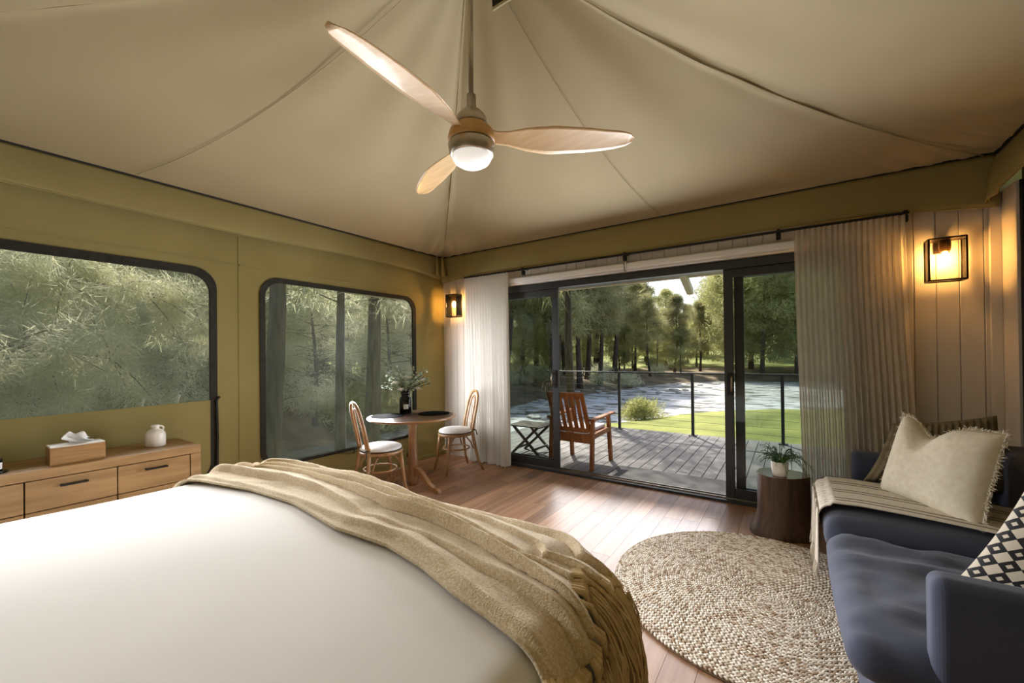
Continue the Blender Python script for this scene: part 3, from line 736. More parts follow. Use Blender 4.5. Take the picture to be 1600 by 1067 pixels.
for k in range(110):
    rr = random.Random(300+k); x = rr.uniform(-13.5, -3); y = rr.uniform(13, 40); d = river_sd(x, y)
    if not (-5 < d < 1.5): continue
    if pm is None:
        o = MB().lathe([(.05, -.5), (.8, -.35), (1, 0), (.75, .35), (.05, .5)], 8).build('river_stone', 'pebble', smooth=True); pm = o.data
    else: o = bpy.data.objects.new('river_stone', pm); COL.objects.link(o)
    s_ = rr.uniform(.12, .38); o.location = (x, y, max(-1.48, ground_z(x, y))+s_*.1); o.scale = (s_, s_*rr.uniform(.6, 1), s_*.5); o.rotation_euler.z = rr.random()*6
    tag(o, 'pale rounded stone lying in the river shallows', 'stone', 'stones in the river shallows')

# ================================================================== FURNISHINGS
# --- curtains and their track
def curtain(name, x0, x1, xb0, xb1, nf, zt, zb, m, label, seed):
    c = thing(name, ((x0+x1)/2, 4.05, zb), label, 'curtain'); rr = random.Random(seed)
    ph = [rr.uniform(-.25, .25) for _ in range(nf+3)]; N = nf*14
    def fn(i, j):
        k = i*nf; wob = ph[int(k)]*(1-(k % 1))+ph[int(k)+1]*(k % 1)
        e = smooth01(j*1.0)
        xx = (x0+(x1-x0)*i)*(1-e)+(xb0+(xb1-xb0)*i)*e
        amp = (.026+.016*j)*(1.0 if m == 'linen_white' else .62)
        yy = 4.045+amp*math.sin(2*PI*k+wob*3*j)+.012*j*math.sin(k*1.7+j*2)
        xx += .010*math.sin(4*PI*k+wob)*(.4+.6*j)
        return (xx, yy, zt+(zb-zt)*j+.008*math.sin(k*2.2)*j)
    MB().grid(fn, N, 26).build('drape', m, c, smooth=True, fix=False)
    MB().grid(lambda i, j: (lambda q: (q[0], q[1]-.003, zt+.0-.055*j))(fn(i, 0)), N, 1).build('header_tape', m, c, smooth=True, fix=False)
    return c
curtain('curtain', -3.47, -2.79, -3.42, -2.79, 15, 2.335, .012, 'linen_white', 'white pleated curtain drawn back beside the small lantern', 1)
curtain('curtain', .035, .70, .07, .76, 19, 2.335, .012, 'linen_sheer', 'sheer beige pleated curtain drawn back behind the log table', 2)
tk = thing('curtain_track', (-1.4, 4.05, 2.34), 'black curtain track running above the sliding door', 'curtain track')
MB().box(-3.48, .72, 4.035, 4.06, 2.338, 2.356).build('rail', 'black_metal', tk, bevel=.003)
for x in (-2.585, -1.37, -.07, .70):
    MB().box(x-.012, x+.012, 4.04, YF+.002, 2.356, 2.366).build('bracket', 'black_metal', tk)
    MB().box(x-.018, x+.018, 4.05, 4.09, 2.285, 2.338).build('roller_clip', 'black_metal', tk, bevel=.008)
for x0, x1, lab in ((-2.80, -1.385, 'left white roller blind cassette above the door'), (-1.372, .12, 'right white roller blind cassette above the door')):
    rb = thing('roller_blind', ((x0+x1)/2, 4.12, 2.19), lab, 'blind', 'roller blinds above the door')
    MB().box(x0, x1, 4.085, YF-.001, 2.205, 2.272).build('cassette', 'blind_white', rb, bevel=.02, seg=3)
    MB().tube([(x0+.01, 4.115, 2.196), (x1-.01, 4.115, 2.196)], .013, 10).build('bottom_bar', 'blind_white', rb, smooth=True)
    MB().box(x0-.004, x0+.006, 4.08, YF-.001, 2.2, 2.276).build('end_cap', 'blind_white', rb)
    if x0 > -2: MB().tube([(x0-.006, 4.085, 2.27), (x0-.006, 4.08, 2.19)], .004, 5).build('chain', 'black_metal', rb)

# --- lanterns on the wall
def lantern(x, z, label):
    y1 = YF-.001; w, h, d = .185, .29, .145; y0 = y1-d; b = .011
    t = thing('wall_lantern', (x, y1, z), label, 'wall lamp')
    mb = MB()
    MB().box(x-.04, x+.04, y1-.012, y1, z+.06, z+.15).build('back_plate', 'bronze_metal', t, bevel=.003)
    for sx in (-1, 1):
        for yy in (y0, y1-.04):
            mb.box(x+sx*w/2-b/2, x+sx*w/2+b/2, yy-b/2, yy+b/2, z-h/2, z+h/2)
    for zz in (-h/2, h/2):
        for yy in (y0, y1-.04): mb.box(x-w/2, x+w/2, yy-b/2, yy+b/2, z+zz-b/2, z+zz+b/2)
        for sx in (-1, 1): mb.box(x+sx*w/2-b/2, x+sx*w/2+b/2, y0, y1-.04, z+zz-b/2, z+zz+b/2)
    mb.build('frame', 'bronze_metal', t, bevel=.002, seg=1)
    MB().box(x-.03, x+.03, y1-.055, y1-.01, z+h/2-.01, z+h/2+.02).build('arm', 'bronze_metal', t, bevel=.006)
    MB().box(x-w/2+.006, x+w/2-.006, y0-.0015, y0+.0015, z-h/2+.008, z+h/2-.008).build('glass_pane', 'lantern_glass', t)
    for sx in (-1, 1): MB().box(x+sx*w/2-.0015, x+sx*w/2+.0015, y0+.006, y1-.046, z-h/2+.008, z+h/2-.008).build('glass_pane', 'lantern_glass', t)
    yc = (y0+y1-.03)/2
    MB().box(x-w/2, x+w/2, y0, y1-.04, z+h/2-.004, z+h/2+.004).build('top_plate', 'bronze_metal', t)
    MB().lathe([(.012, .02), (.03, .018), (.033, -.02), (.030, -.05), (.024, -.062), (.005, -.064)], 16, (x, yc, z+h/2-.025)).build('socket', 'brass_socket', t, smooth=True)
    MB().lathe([(.012, .05), (.014, .038), (.022, .014), (.025, -.004), (.021, -.02), (.011, -.031), (.002, -.034)], 16, (x, yc, z+.015)).build('bulb', 'bulb_lit', t, smooth=True)
lantern(-3.69, 2.005, 'small lit lantern on the white boards in the far left corner')
lantern(.905, 1.985, 'lit box lantern glowing amber on the boards above the sofa')

# --- ceiling fan
HX, HY, HZ = -1.35, 1.64, 2.455
fan = thing('ceiling_fan', (HX, HY, roof_z(1)-.1), 'three-bladed pale timber ceiling fan with a nickel lamp ring', 'ceiling fan')
c = (HX, HY, HZ)
MB().tube([(HX, HY, HZ+.17), (HX, HY, 3.52)], .0135, 12).build('down_rod', 'brushed_nickel', fan, smooth=True)
MB().lathe([(.01, .16), (.055, .15), (.075, .05), (.07, 0), (.01, -.01)], 24, (HX, HY, 3.40)).build('ceiling_cup', 'brushed_nickel', fan, smooth=True)
MB().lathe([(.016, .25), (.024, .245), (.026, .175), (.03, .17), (.055, .155), (.078, .125), (.085, .09), (.08, .08), (.01, .08)], 32, c).build('motor_cap', 'brushed_nickel', fan, smooth=True)
MB().lathe([(.02, .085), (.085, .08), (.112, .055), (.122, .02), (.118, -.005), (.02, -.006)], 36, c).build('hub', 'fan_hub_wood', fan, smooth=True)
MB().lathe([(.05, -.004), (.116, -.005), (.122, -.02), (.112, -.068), (.104, -.074), (.05, -.072)], 36, c).build('lamp_ring', 'brushed_nickel', fan, smooth=True)
MB().lathe([(.103, -.070), (.101, -.085), (.090, -.104), (.065, -.120), (.025, -.129), (.001, -.130)], 36, c).build('lamp_bowl', 'opal_glass', fan, smooth=True)
def blade(ang):
    ca, sa = math.cos(ang), math.sin(ang); N = 26; Mv = 8; mb = MB()
    def pt(i, j, side):
        r = .075+i*(.845-.075); t = i
        w = interp(t, [0, .08, .16, .28, .45, .7, .9, .97, 1], [.11, .078, .095, .155, .195, .172, .128, .088, .034])
        sh = interp(t, [0, .15, .4, .8, 1], [.0, .006, .012, .0, -.016])
        y = (j-.5)*w*1.0+sh; tw = -math.radians(interp(t, [0, .2, .5, 1], [24, 19, 15, 12]))
        z = .028+y*math.sin(tw)*1.0-.01*t + .008*math.sin(PI*j) + side*.0055*math.sin(PI*max(.06, min(.94, j)))
        y = y*math.cos(tw)
        return (HX+r*ca-y*sa, HY+r*sa+y*ca, HZ+z)
    mb.grid(lambda i, j: pt(i, j, 1), N, Mv); mb.grid(lambda i, j: pt(i, j, -1), N, Mv)
    b1 = (N+1)*(Mv+1)
    ringi = [i*(Mv+1) for i in range(N+1)]+[N*(Mv+1)+j for j in range(1, Mv+1)]+[i*(Mv+1)+Mv for i in range(N-1, -1, -1)]+[j for j in range(Mv-1, 0, -1)]
    for a, b_ in zip(ringi, ringi[1:]+ringi[:1]): mb.f.append((a, b_, b1+b_, b1+a))
    return mb.build('blade', 'fan_wood', fan, smooth=True)
for a in (37, -84, 155): blade(math.radians(a))

# --- dresser below the wide window
ds = thing('dresser', (-3.72, .3, 0), 'low oak dresser with black bar handles below the wide window', 'dresser')
DXf, DXb, DT = -3.50, -3.93, .735; dy0, dy1 = -.46, 1.18
MB().box(DXb, DXf, dy0, dy1, DT-.055, DT).build('top', 'oak', ds, bevel=.004)
MB().box(DXb, DXf, dy1-.06, dy1, 0, DT-.055).build('side_panel', 'oak', ds, bevel=.003); MB().box(DXb, DXf, dy0, dy0+.06, 0, DT-.055).build('side_panel', 'oak', ds, bevel=.003)
MB().box(DXb, DXf-.03, dy0+.06, dy1-.06, .06, DT-.058).build('carcass', 'gap_dark', ds)
MB().box(DXb, DXf, dy0+.06, dy1-.06, 0, .06).build('plinth', 'oak', ds)
edges = [dy0+.06, -.012, .362, .741, 1.118]
for row, (z0, z1) in enumerate(((.505, .676), (.285, .5), (.065, .28))):
    for k in range(4):
        a, b_ = edges[k]+.003, edges[k+1]-.003
        o = MB().box(DXf-.03, DXf, a, b_, z0, z1).build('drawer', 'oak', ds, bevel=.0015, seg=1)
        cy_ = (a+b_)/2; cz = z1-.045
        hh = MB().box(DXf+.018, DXf+.028, cy_-.058, cy_+.058, cz-.006, cz+.006)
        for s_ in (-1, 1): hh.box(DXf-.001, DXf+.02, cy_+s_*.05-.005, cy_+s_*.05+.005, cz-.005, cz+.005)
        hh.build('handle', 'black_metal', o, bevel=.002)
# tissue box
tb = thing('tissue_box', (-3.63, .58, DT), 'oak tissue box with a white top and a tissue pulled up', 'tissue box')
MB().box(-3.70, -3.565, .465, .70, DT, DT+.10).build('case', 'oak_box', tb, bevel=.002)
MB().box(-3.698, -3.567, .467, .698, DT+.10, DT+.108).build('lid', 'white_paint', tb, bevel=.002)
def tis(i, j):
    x = -3.635+.045*(j-.5)+.012*math.sin(i*11)*j; y = .545+.11*i-.02*j+.015*math.sin(j*7)
    return (x+.02*math.sin(i*8+j*3)*j, y, DT+.106+j*(.044+.026*math.sin(i*3.0+.5)+.012*math.sin(i*12)))
MB().grid(tis, 24, 10).build('tissue', 'tissue', tb, smooth=True, solid=.002, fix=False)
# white jug
jg = thing('stoneware_jug', (-3.72, .985, DT), 'small white stoneware jug with a ring handle on the dresser', 'jug')
MB().lathe([(.01, 0), (.05, 0), (.057, .006), (.058, .07), (.056, .088), (.048, .104), (.034, .116), (.023, .122), (.021, .130), (.024, .134), (.024, .146), (.02, .150), (.012, .149)], 28, (-3.72, .985, DT)).build('body', 'ceramic_white', jg, smooth=True)
MB().tube([(-3.72, .985+.022+.022*math.sin(a)*1.1, DT+.122+.018*math.cos(a)) for a in [PI*2*k/16 for k in range(16)]], .006, 8, closed=True).build('ring_handle', 'ceramic_white', jg, smooth=True)
# dark candle jar at the frame edge
cj = thing('candle_jar', (-3.62, .255, DT), 'black candle jar with a white label at the left edge of the dresser', 'jar')
MB().lathe([(.01, 0), (.055, 0), (.057, .005), (.057, .008), (.01, .008)], 24, (-3.62, .262, DT)).build('tray', 'black_glass', cj, smooth=True)
MB().lathe([(.01, .009), (.034, .009), (.036, .014), (.036, .072), (.034, .075), (.026, .078), (.024, .09), (.01, .09)], 24, (-3.62, .262, DT)).build('jar', 'black_glass', cj, smooth=True)
MB().grid(lambda i, j: (-3.62+.0368*math.cos(-.4+i*1.5), .262+.0368*math.sin(-.4+i*1.5), DT+.022+.035*j), 10, 1).build('label', 'label_white', cj, smooth=True)

# --- round pedestal table
TX, TY, TZ = -3.30, 2.985, .722; TR = .455
tb = thing('pedestal_table', (TX, TY, 0), 'round timber pedestal table with a dark top by the tall window', 'table')
MB().lathe([(.05, -.024), (TR-.03, -.024), (TR-.008, -.02), (TR, -.010), (TR-.004, -.002), (TR-.03, 0), (.05, 0)], 64, (TX, TY, TZ)).build('top_edge', 'table_edge', tb, smooth=True)
MB().lathe([(.02, 0), (TR-.035, 0), (TR-.035, .0015), (.02, .0015)], 64, (TX, TY, TZ)).build('top_inlay', 'table_top', tb)
MB().lathe([(.03, 0), (.05, .0), (.052, .06), (.046, .10), (.05, .13), (.05, .20), (.058, .225), (.05, .25), (.056, .275), (.048, .30), (.044, .36), (.042, .60), (.052, .64), (.05, .695), (.03, .697)], 28, (TX, TY, .0+.0)).build('column', 'table_edge', tb, smooth=True)
MB().box(TX-.2, TX+.2, TY-.04, TY+.04, TZ-.048, TZ-.024).build('bearer', 'table_edge', tb, bevel=.004)
def tleg(ang):
    prof_t = [(.03, .185), (.10, .190), (.17, .165), (.235, .115), (.29, .07), (.36, .045), (.42, .042), (.455, .03), (.46, .0), (.41, .0), (.36, .008), (.28, .022), (.215, .06), (.16, .10), (.11, .125), (.07, .11), (.03, .07)]
    ca, sa = math.cos(ang), math.sin(ang)
    MB().prism(prof_t, lambda a, c_, t_: (TX+a*ca-t_*sa, TY+a*sa+t_*ca, c_), -.022, .022).build('leg', 'table_edge', tb, bevel=.006)
for a in (-8, 112, 232): tleg(math.radians(a))
for k, (x, y, lab) in enumerate(((-3.49, 2.82, 'round black woven placemat at the left of the pedestal table'), (-3.20, 3.20, 'round black woven placemat at the right of the pedestal table'))):
    mb = MB().lathe([(.01, 0), (.168, 0), (.172, .002), (.168, .0045), (.01, .005)], 48, (x, y, TZ+.0016))
    tag(mb.build('placemat', 'placemat_black', smooth=False), lab, 'placemat', 'placemats on the pedestal table')
VX, VY = -3.47, 3.045
vz = TZ+.0066
va = thing('vase', (VX, VY, vz), 'black glossy bottle vase with a white label on the round table', 'vase')
MB().lathe([(.01, 0), (.062, 0), (.066, .01), (.066, .15), (.06, .168), (.046, .18), (.044, .20), (.05, .206), (.05, .235), (.044, .24), (.03, .238)], 32, (VX, VY, vz)).build('body', 'black_glass', va, smooth=True)
MB().grid(lambda i, j: (VX+.0668*math.cos(-1.05+i*.8), VY+.0668*math.sin(-1.05+i*.8), vz+.05+.05*j), 10, 1).build('label', 'label_white', va, smooth=True)
eu = thing('eucalyptus_bunch', (VX, VY, vz+.2), 'bunch of grey-green eucalyptus with white blooms in the vase', 'flowers')
lv = MB(); st = MB(); rr = random.Random(3)
for k in range(30):
    a = rr.random()*2*PI; sp_ = rr.uniform(.06, .27); hgt = rr.uniform(.12, .36)*(1.15-sp_*1.6)
    if rr.random() < .35: a = rr.uniform(-.3, .9); sp_ = rr.uniform(.15, .32)
    pts = []
    for q in range(9):
        t_ = q/8; pts.append(Vector((VX+math.cos(a)*sp_*t_**1.3, VY+math.sin(a)*sp_*t_**1.3, vz+.19+.05*t_+hgt*t_-.05*t_*t_)))
        if pts[-1].x < XL+.05: pts[-1].x = XL+.05
    st.tube(pts, [.0025]*9, 4, cap=False)
    for q in range(3, 9):
        for _ in range(3):
            b = pts[q]+Vector((rr.uniform(-.02, .02), rr.uniform(-.02, .02), rr.uniform(-.015, .015)))
            d_ = Vector((rr.uniform(-1, 1), rr.uniform(-1, 1), rr.uniform(-.3, .8))).normalized(); s_ = d_.cross(Vector((rr.uniform(-1, 1), rr.uniform(-1, 1), 1))).normalized()
            l_ = rr.uniform(.022, .036); w_ = l_*.42
            if b.x < XL+.06: continue
            lv.add([b, b+d_*l_*.3+s_*w_*.8, b+d_*l_*.7+s_*w_*.8, b+d_*l_, b+d_*l_*.7-s_*w_*.8, b+d_*l_*.3-s_*w_*.8], [(0, 1, 2, 3, 4, 5)])
st.build('stems', 'stem_green', eu); tag(lv.build('leaves', 'eucalyptus', eu, fix=False), kind='stuff')
for dx, dy, dz in ((.08, -.13, .27), (.02, -.15, .34), (.15, .03, .27), (.10, -.03, .39), (.15, .10, .36)):
    cpos = Vector((VX+dx, VY+dy, vz+dz)); mb = MB()
    for q in range(3):
        for p_ in range(7):
            a = p_*2*PI/7+q*.4; r_ = .012+.008*q
            o1 = cpos+Vector((math.cos(a)*r_, math.sin(a)*r_, -.004*q)); d1 = Vector((math.cos(a), math.sin(a), .9-.4*q)).normalized()*.019; s1 = Vector((-math.sin(a), math.cos(a), 0))*.012
            mb.add([o1-s1*.5, o1+s1*.5, o1+d1+s1, o1+d1*1.25, o1+d1-s1], [(0, 1, 2, 3, 4)])
    mb.lathe([(.002, -.012), (.013, -.008), (.015, .002), (.01, .01), (.002, .012)], 10, tuple(cpos)).build('bloom', 'flower_white', eu, smooth=True)

# --- bentwood chairs (local: faces -y)
def bent_chair(label):
    ch = thing('bentwood_chair', (0, 0, 0), label, 'chair', 'bentwood chairs at the round table')
    SZ = .445
    MB().lathe([(.10, .0), (.190, .0), (.203, .006), (.205, .02), (.198, .032), (.18, .036), (.10, .03)], 40, (0, 0, SZ-.03)).build('seat', 'bentwood', ch, smooth=True)
    MB().lathe([(.05, .0), (.178, .0), (.192, .008), (.195, .018), (.188, .03), (.16, .042), (.08, .05), (.005, .052)], 40, (0, 0, SZ+.006)).build('cushion', 'cushion_white', ch, smooth=True)
    MB().lathe([(.15, -.001), (.196, -.001), (.199, .004), (.196, .009), (.15, .009)], 40, (0, 0, SZ+.006)).build('cushion_edge', 'cushion_band', ch, smooth=True)
    for sx in (-1, 1):
        MB().tube([(sx*.135, -.135, SZ-.02), (sx*.142, -.150, .30), (sx*.150, -.168, .12), (sx*.168, -.195, .0)], [.0185, .018, .0155, .012], 10).build('leg', 'bentwood', ch, smooth=True)
        MB().tube([(sx*.11, .165, SZ+.05), (sx*.12, .168, SZ-.03), (sx*.14, .185, .28), (sx*.165, .215, .11), (sx*.195, .262, .0)], [.015, .018, .0175, .015, .012], 10).build('leg', 'bentwood', ch, smooth=True)
        # curved braces from the legs up to the seat
        for y0 in (-1, 1):
            pts = [(sx*.15, y0*.155, .26), (sx*.138, y0*.13, .335), (sx*.12, y0*.095, .385), (sx*.10, y0*.05, SZ-.03)]
            MB().tube(pts, .0085, 8).build('brace', 'bentwood', ch, smooth=True)
        MB().tube([(sx*.105, .17, SZ+.03), (sx*.14, .20, SZ+.02), (sx*.16, .205, SZ-.03)], .006, 5).build('cushion_tie', 'tie_dark', ch)
        MB().tube([(sx*.105, .155, SZ+.03), (sx*.128, .165, SZ+.03), (sx*.128, .19, SZ+.03), (sx*.10, .19, SZ+.03)], .007, 5, closed=True).build('tie_knot', 'tie_dark', ch)
    pts = [(.155*math.cos(2*PI*k/28), .155*math.sin(2*PI*k/28)+.01, .265) for k in range(28)]
    MB().tube(pts, .0095, 8, closed=True).build('ring_stretcher', 'bentwood', ch, smooth=True)
    def hoop(w, h, r_, nm):
        pts = []
        for k in range(25):
            t_ = k/24; a = PI*t_
            x = -w*math.cos(a); zz = math.sin(a)
            z = SZ+h*(min(1, zz**.55)); wx = x*(1.0+.35*math.sin(a)**2*(1 if abs(x) > 0 else 0))
            pts.append((wx, .165+.02+.105*((z-SZ)/.47)**1.2-.02, z))
        MB().tube(pts, r_, 10).build(nm, 'bentwood', ch, smooth=True)
    hoop(.118, .475, .0145, 'back_hoop'); hoop(.058, .415, .0095, 'inner_hoop')
    return ch
c1 = bent_chair('bentwood chair with a white seat pad in front of the white curtain')
c1.location = (-3.275, 3.625, 0); c1.rotation_euler.z = math.radians(-22)
c2 = copy_tree(c1); c2['label'] = 'bentwood chair with a white seat pad nearest the bed'
c2.location = (-3.30, 2.585, 0); c2.rotation_euler.z = math.radians(165)

# --- bed
BX, BY, BHX, BHY, BT, BR = -1.425, .17, 1.075, 1.06, .755, .13
def drape(s_, half, r_):
    a = abs(s_); f = half-r_; sg = 1 if s_ >= 0 else -1
    if a <= f: return s_, 0, 0
    th = (a-f)/r_
    if th <= PI/2: return sg*(f+r_*math.sin(th)), r_*(1-math.cos(th)), sg*th
    ex = a-f-r_*PI/2
    return sg*(half+.05*ex), r_+ex, sg*PI/2
def bed_pt(sx, sy, off=0):
    hx, dx, tx = drape(sx, BHX, BR); hy, dy, ty = drape(sy, BHY, BR)
    rc = .30
    ax, ay = abs(hx)-(BHX-rc), abs(hy)-(BHY-rc)
    if ax > 0 and ay > 0 and hy > 0:
        mx_ = max(ax, ay); l_ = math.hypot(ax, ay); k = mx_/l_
        hx = math.copysign(BHX-rc+ax*k, hx); hy = math.copysign(BHY-rc+ay*k, hy)
    cx_, cy_ = min(1, abs(hx)/BHX), min(1, abs(hy)/BHY)
    z = BT+.035*(1-cx_**2)*(1-cy_**4)-dx-dy
    n_ = Vector((math.sin(tx), math.sin(ty), math.cos(tx)*math.cos(ty)+1e-3)).normalized()
    return Vector((BX+hx, BY+hy, z))+n_*off, n_
bd = thing('bed', (BX, BY, 0), 'large bed with a smooth white cover', 'bed')
MB().box(BX-BHX+.06, BX+BHX-.06, BY-BHY+.02, BY+BHY-.06, .06, .40).build('base', 'bed_base', bd, bevel=.02)
MB().box(BX-BHX+.04, BX+BHX-.04, BY-BHY+.02, BY+BHY-.04, .40, BT-.06).build('mattress', 'duvet', bd, bevel=.06, seg=4)
for x in (BX-.9, BX+.9):
    for y in (BY-.9, BY+.9): MB().lathe([(.02, 0), (.03, 0), (.035, .06), (.02, .06)], 12, (x, y, 0)).build('foot', 'bed_base', bd)
SXm = BHX+.42; 
def cov(i, j):
    sx = -SXm+2*SXm*i; sy = -BHY+.02+(2*BHY+.40)*j
    p_, n_ = bed_pt(sx, sy)
    side = max(0, BT-.12-p_.z)
    w = .012*math.sin(sx*3+sy*2)*.4+.010*noise.noise((sx*1.3, sy*1.3, 1))+.02*side*math.sin((sx if abs(sy) > BHY else sy)*14)
    p_ = p_+n_*w; p_.z = max(p_.z, .19+.01*math.sin(sx*9+sy*7))
    return p_
MB().grid(cov, 110, 100).build('cover', 'duvet', bd, smooth=True, fix=False)

# --- throw across the foot of the bed
th_ = thing('throw_blanket', (BX, BY+.8, BT), 'oatmeal woven throw with long tassels across the foot of the bed', 'blanket')
tn = [(-1.42, .56), (-1.06, .56), (-.88, .615), (-.48, .66), (-.15, .655), (.20, .60), (.43, .615), (.60, .59), (.75, .55), (.87, .53), (1.00, .50), (1.09, .46), (1.30, .44)]
tf = [(-1.42, 1.02), (-1.1, 1.05), (-.6, 1.13), (-.12, 1.12), (.25, 1.10), (.57, 1.10), (.80, 1.06), (.96, 1.02), (1.07, .96), (1.30, .88)]
U0, U1 = -1.44, 1.035
def hem_end(v):      # the hanging end is stepped where the cloth is folded over itself
    return U1 + .035*math.sin(v*7)-.05*smooth01((v-.42)/.04)+.06*smooth01((v-.62)/.05)
def throw_fold(u, v):
    """long pleats: each rises steeply on its near side and eases off towards the next"""
    h = 0
    for v0, dr_, a_, w_, ph_ in ((.06, .015, .018, .03, 0), (.26, -.05, .038, .026, 1.3), (.44, .05, .050, .020, 2.2), (.58, -.035, .046, .022, .5), (.73, .04, .044, .022, 3.1), (.88, .02, .034, .025, 4.0)):
        c_ = v0+dr_*math.sin(u*2.2+ph_)+.025*math.sin(u*4.7+ph_*2)
        k = (v-c_)/w_
        am = a_*(.72+.28*math.sin(u*2.9+ph_*3))
        f_ = smooth01((k+1.3)/1.6) if k < .3 else math.exp(-(k-.3)*.24)
        h = max(h, am*f_) + .12*min(h, am*f_)
    h += .008*noise.noise((u*3.1, v*5, 2))+.006*noise.noise((u*9, v*11, 5))
    return h
def throw_pt(u, v, extra=0):
    y0 = interp(u, [a for a, _ in tn], [b for _, b in tn]); y1 = interp(u, [a for a, _ in tf], [b for _, b in tf])
    w = y1-y0; sy = y0+w*(v+.05*math.sin(v*PI*2+u*1.7)*.6)
    e = smooth01(v/.05)*smooth01((1-v)/.04)
    p_, n_ = bed_pt(u, sy)
    w0 = .012*math.sin(u*3+sy*2)*.4
    return p_+n_*(max(0, w0)+.014+extra+throw_fold(u, v)*e), n_
MB().grid(lambda i, j: throw_pt(U0+(hem_end(j)-U0)*i, j)[0], 220, 190).build('cloth', 'throw_wool', th_, smooth=True, solid=.010, fix=False)
fr = MB(); rr = random.Random(9)
for k in range(44):
    v = (k+.5)/44; ue = hem_end(v); p_, n_ = throw_pt(ue-.006, v)
    out = Vector((1, 0, 0))
    y0 = interp(ue, [a for a, _ in tn], [b for _, b in tn]); y1 = interp(ue, [a for a, _ in tf], [b for _, b in tf]); sy = y0+(y1-y0)*v
    def along(s__, dy, off):
        q_, m_ = bed_pt(ue+s__, sy+dy); h0 = max(0, 1-s__*5)*throw_fold(ue, v)*.8
        return q_+m_*(off+h0)
    fr.tube([p_, along(.014, 0, .022), along(.034, 0, .016)], [.007, .0088, .0055], 8)
    for s_ in range(11):
        ln = rr.uniform(.20, .33); dy = rr.uniform(-.02, .02); of = rr.uniform(.004, .04)
        pts = [along(.03+ln*t_, dy*t_+.008*math.sin(t_*11+s_*2+k)*t_, (of if s_ % 3 else of*1.6)*(.5+.5*t_)+.006+.010*math.sin(t_*9+s_*2+k)*t_) for t_ in [q/8 for q in range(9)]]
        fr.tube(pts, [.0032]*8+[.002], 4, cap=False)
tag(fr.build('tassels', 'fringe_wool', th_, fix=False), kind='stuff')

# --- braided round rug
RX, RY, RR_ = -.145, 2.675, .80
rg = thing('braided_rug', (RX, RY, 0), 'round braided jute rug on the floor beside the sofa', 'rug')
MB().lathe([(.02, 0), (RR_-.006, 0), (RR_-.002, .006), (RR_-.01, .011), (.02, .011)], 96, (RX, RY, .0005)).build('backing', 'jute_base', rg)
rr = random.Random(5)
sph = []; n1, n2 = 6, 5
for i in range(1, n1):
    ph_ = PI*i/n1
    for j in range(n2): sph.append((math.cos(ph_), math.sin(ph_)*math.cos(2*PI*j/n2), math.sin(ph_)*math.sin(2*PI*j/n2)))
sph = [(1, 0, 0)]+sph+[(-1, 0, 0)]
sf = [(0, 1+j, 1+(j+1) % n2) for j in range(n2)]
for i in range(n1-2):
    for j in range(n2):
        a = 1+i*n2+j; b_ = 1+i*n2+(j+1) % n2; sf += [(a, a+n2, b_+n2), (a, b_+n2, b_)]
last = len(sph)-1
sf += [(last, 1+(n1-2)*n2+(j+1) % n2, 1+(n1-2)*n2+j) for j in range(n2)]
sph = np.array(sph); sf = np.array(sf); VV = []; FF = []; base = 0
pitch = .0125; r_ = .012; row = 0
while r_ < RR_-.004:
    cnt = max(5, int(2*PI*r_/.021)); sgn = 1 if row % 2 else -1
    for k in range(cnt):
        a = 2*PI*(k+.5*(row % 2)*.8)/cnt+rr.uniform(-.15, .15)/max(4, cnt)
        tilt = a+PI/2+sgn*.48+rr.uniform(-.12, .12); L_ = .0135*rr.uniform(.85, 1.15)
        P = sph*np.array([L_, .0064*rr.uniform(.85, 1.15), .0062])
        c_, s_ = math.cos(tilt), math.sin(tilt)
        X = P[:, 0]*c_-P[:, 1]*s_+RX+math.cos(a)*(r_+rr.uniform(-.0008, .0008)); Y = P[:, 0]*s_+P[:, 1]*c_+RY+math.sin(a)*(r_+rr.uniform(-.0008, .0008))
        VV.append(np.stack([X, Y, P[:, 2]+.0135+rr.uniform(-.0012, .0012)], 1)); FF.append(sf+base); base += len(sph)
    r_ += pitch; row += 1
ro = np_mesh('braid', np.concatenate(VV), np.concatenate(FF), 'jute', rg); ro.data.polygons.foreach_set('use_smooth', [True]*len(ro.data.polygons)); tag(ro, kind='stuff')
tn_ = ro.data.attributes.new('tone', 'FLOAT', 'POINT'); tn_.data.foreach_set('value', np.repeat(np.random.default_rng(2).random(len(VV)), len(sph)).astype(np.float32))

# --- sofa along the right wall
def softbox(x0, x1, y0, y1, z0, z1, r_, puff=0, n=14, wr=0, seed=0):
    """rounded, slightly puffed cushion"""
    mb = MB(); c = Vector(((x0+x1)/2, (y0+y1)/2, (z0+z1)/2)); h = Vector(((x1-x0)/2, (y1-y0)/2, (z1-z0)/2))
    bm = bmesh.new(); bmesh.ops.create_cube(bm, size=2); bmesh.ops.subdivide_edges(bm, edges=bm.edges, cuts=n, use_grid_fill=True)
    bm.verts.index_update()
    for v in bm.verts:
        p = Vector((v.co.x*h.x, v.co.y*h.y, v.co.z*h.z))
        inn = Vector((max(-h.x+r_, min(h.x-r_, p.x)), max(-h.y+r_, min(h.y-r_, p.y)), max(-h.z+r_, min(h.z-r_, p.z))))
        d = p-inn
        if d.length > 1e-6: p = inn+d.normalized()*r_
        u, w, t = p.x/h.x, p.y/h.y, p.z/h.z
        if puff:
            p.z += puff*(1-u*u)*(1-w*w)*t; p.x += puff*.5*(1-t*t)*(1-w*w)*u; p.y += puff*.5*(1-t*t)*(1-u*u)*w
        if wr: p += Vector((0, 0, 1))*wr*max(0, t)*(noise.noise((p.x*5+seed, p.y*9, 1))+.6*noise.noise((p.x*11, p.y*19+seed, 2)))
        v.co = p+c
    mb.v = [tuple(v.co) for v in bm.verts]; mb.f = [tuple(v.index for v in f.verts) for f in bm.faces]; bm.free()
    return mb
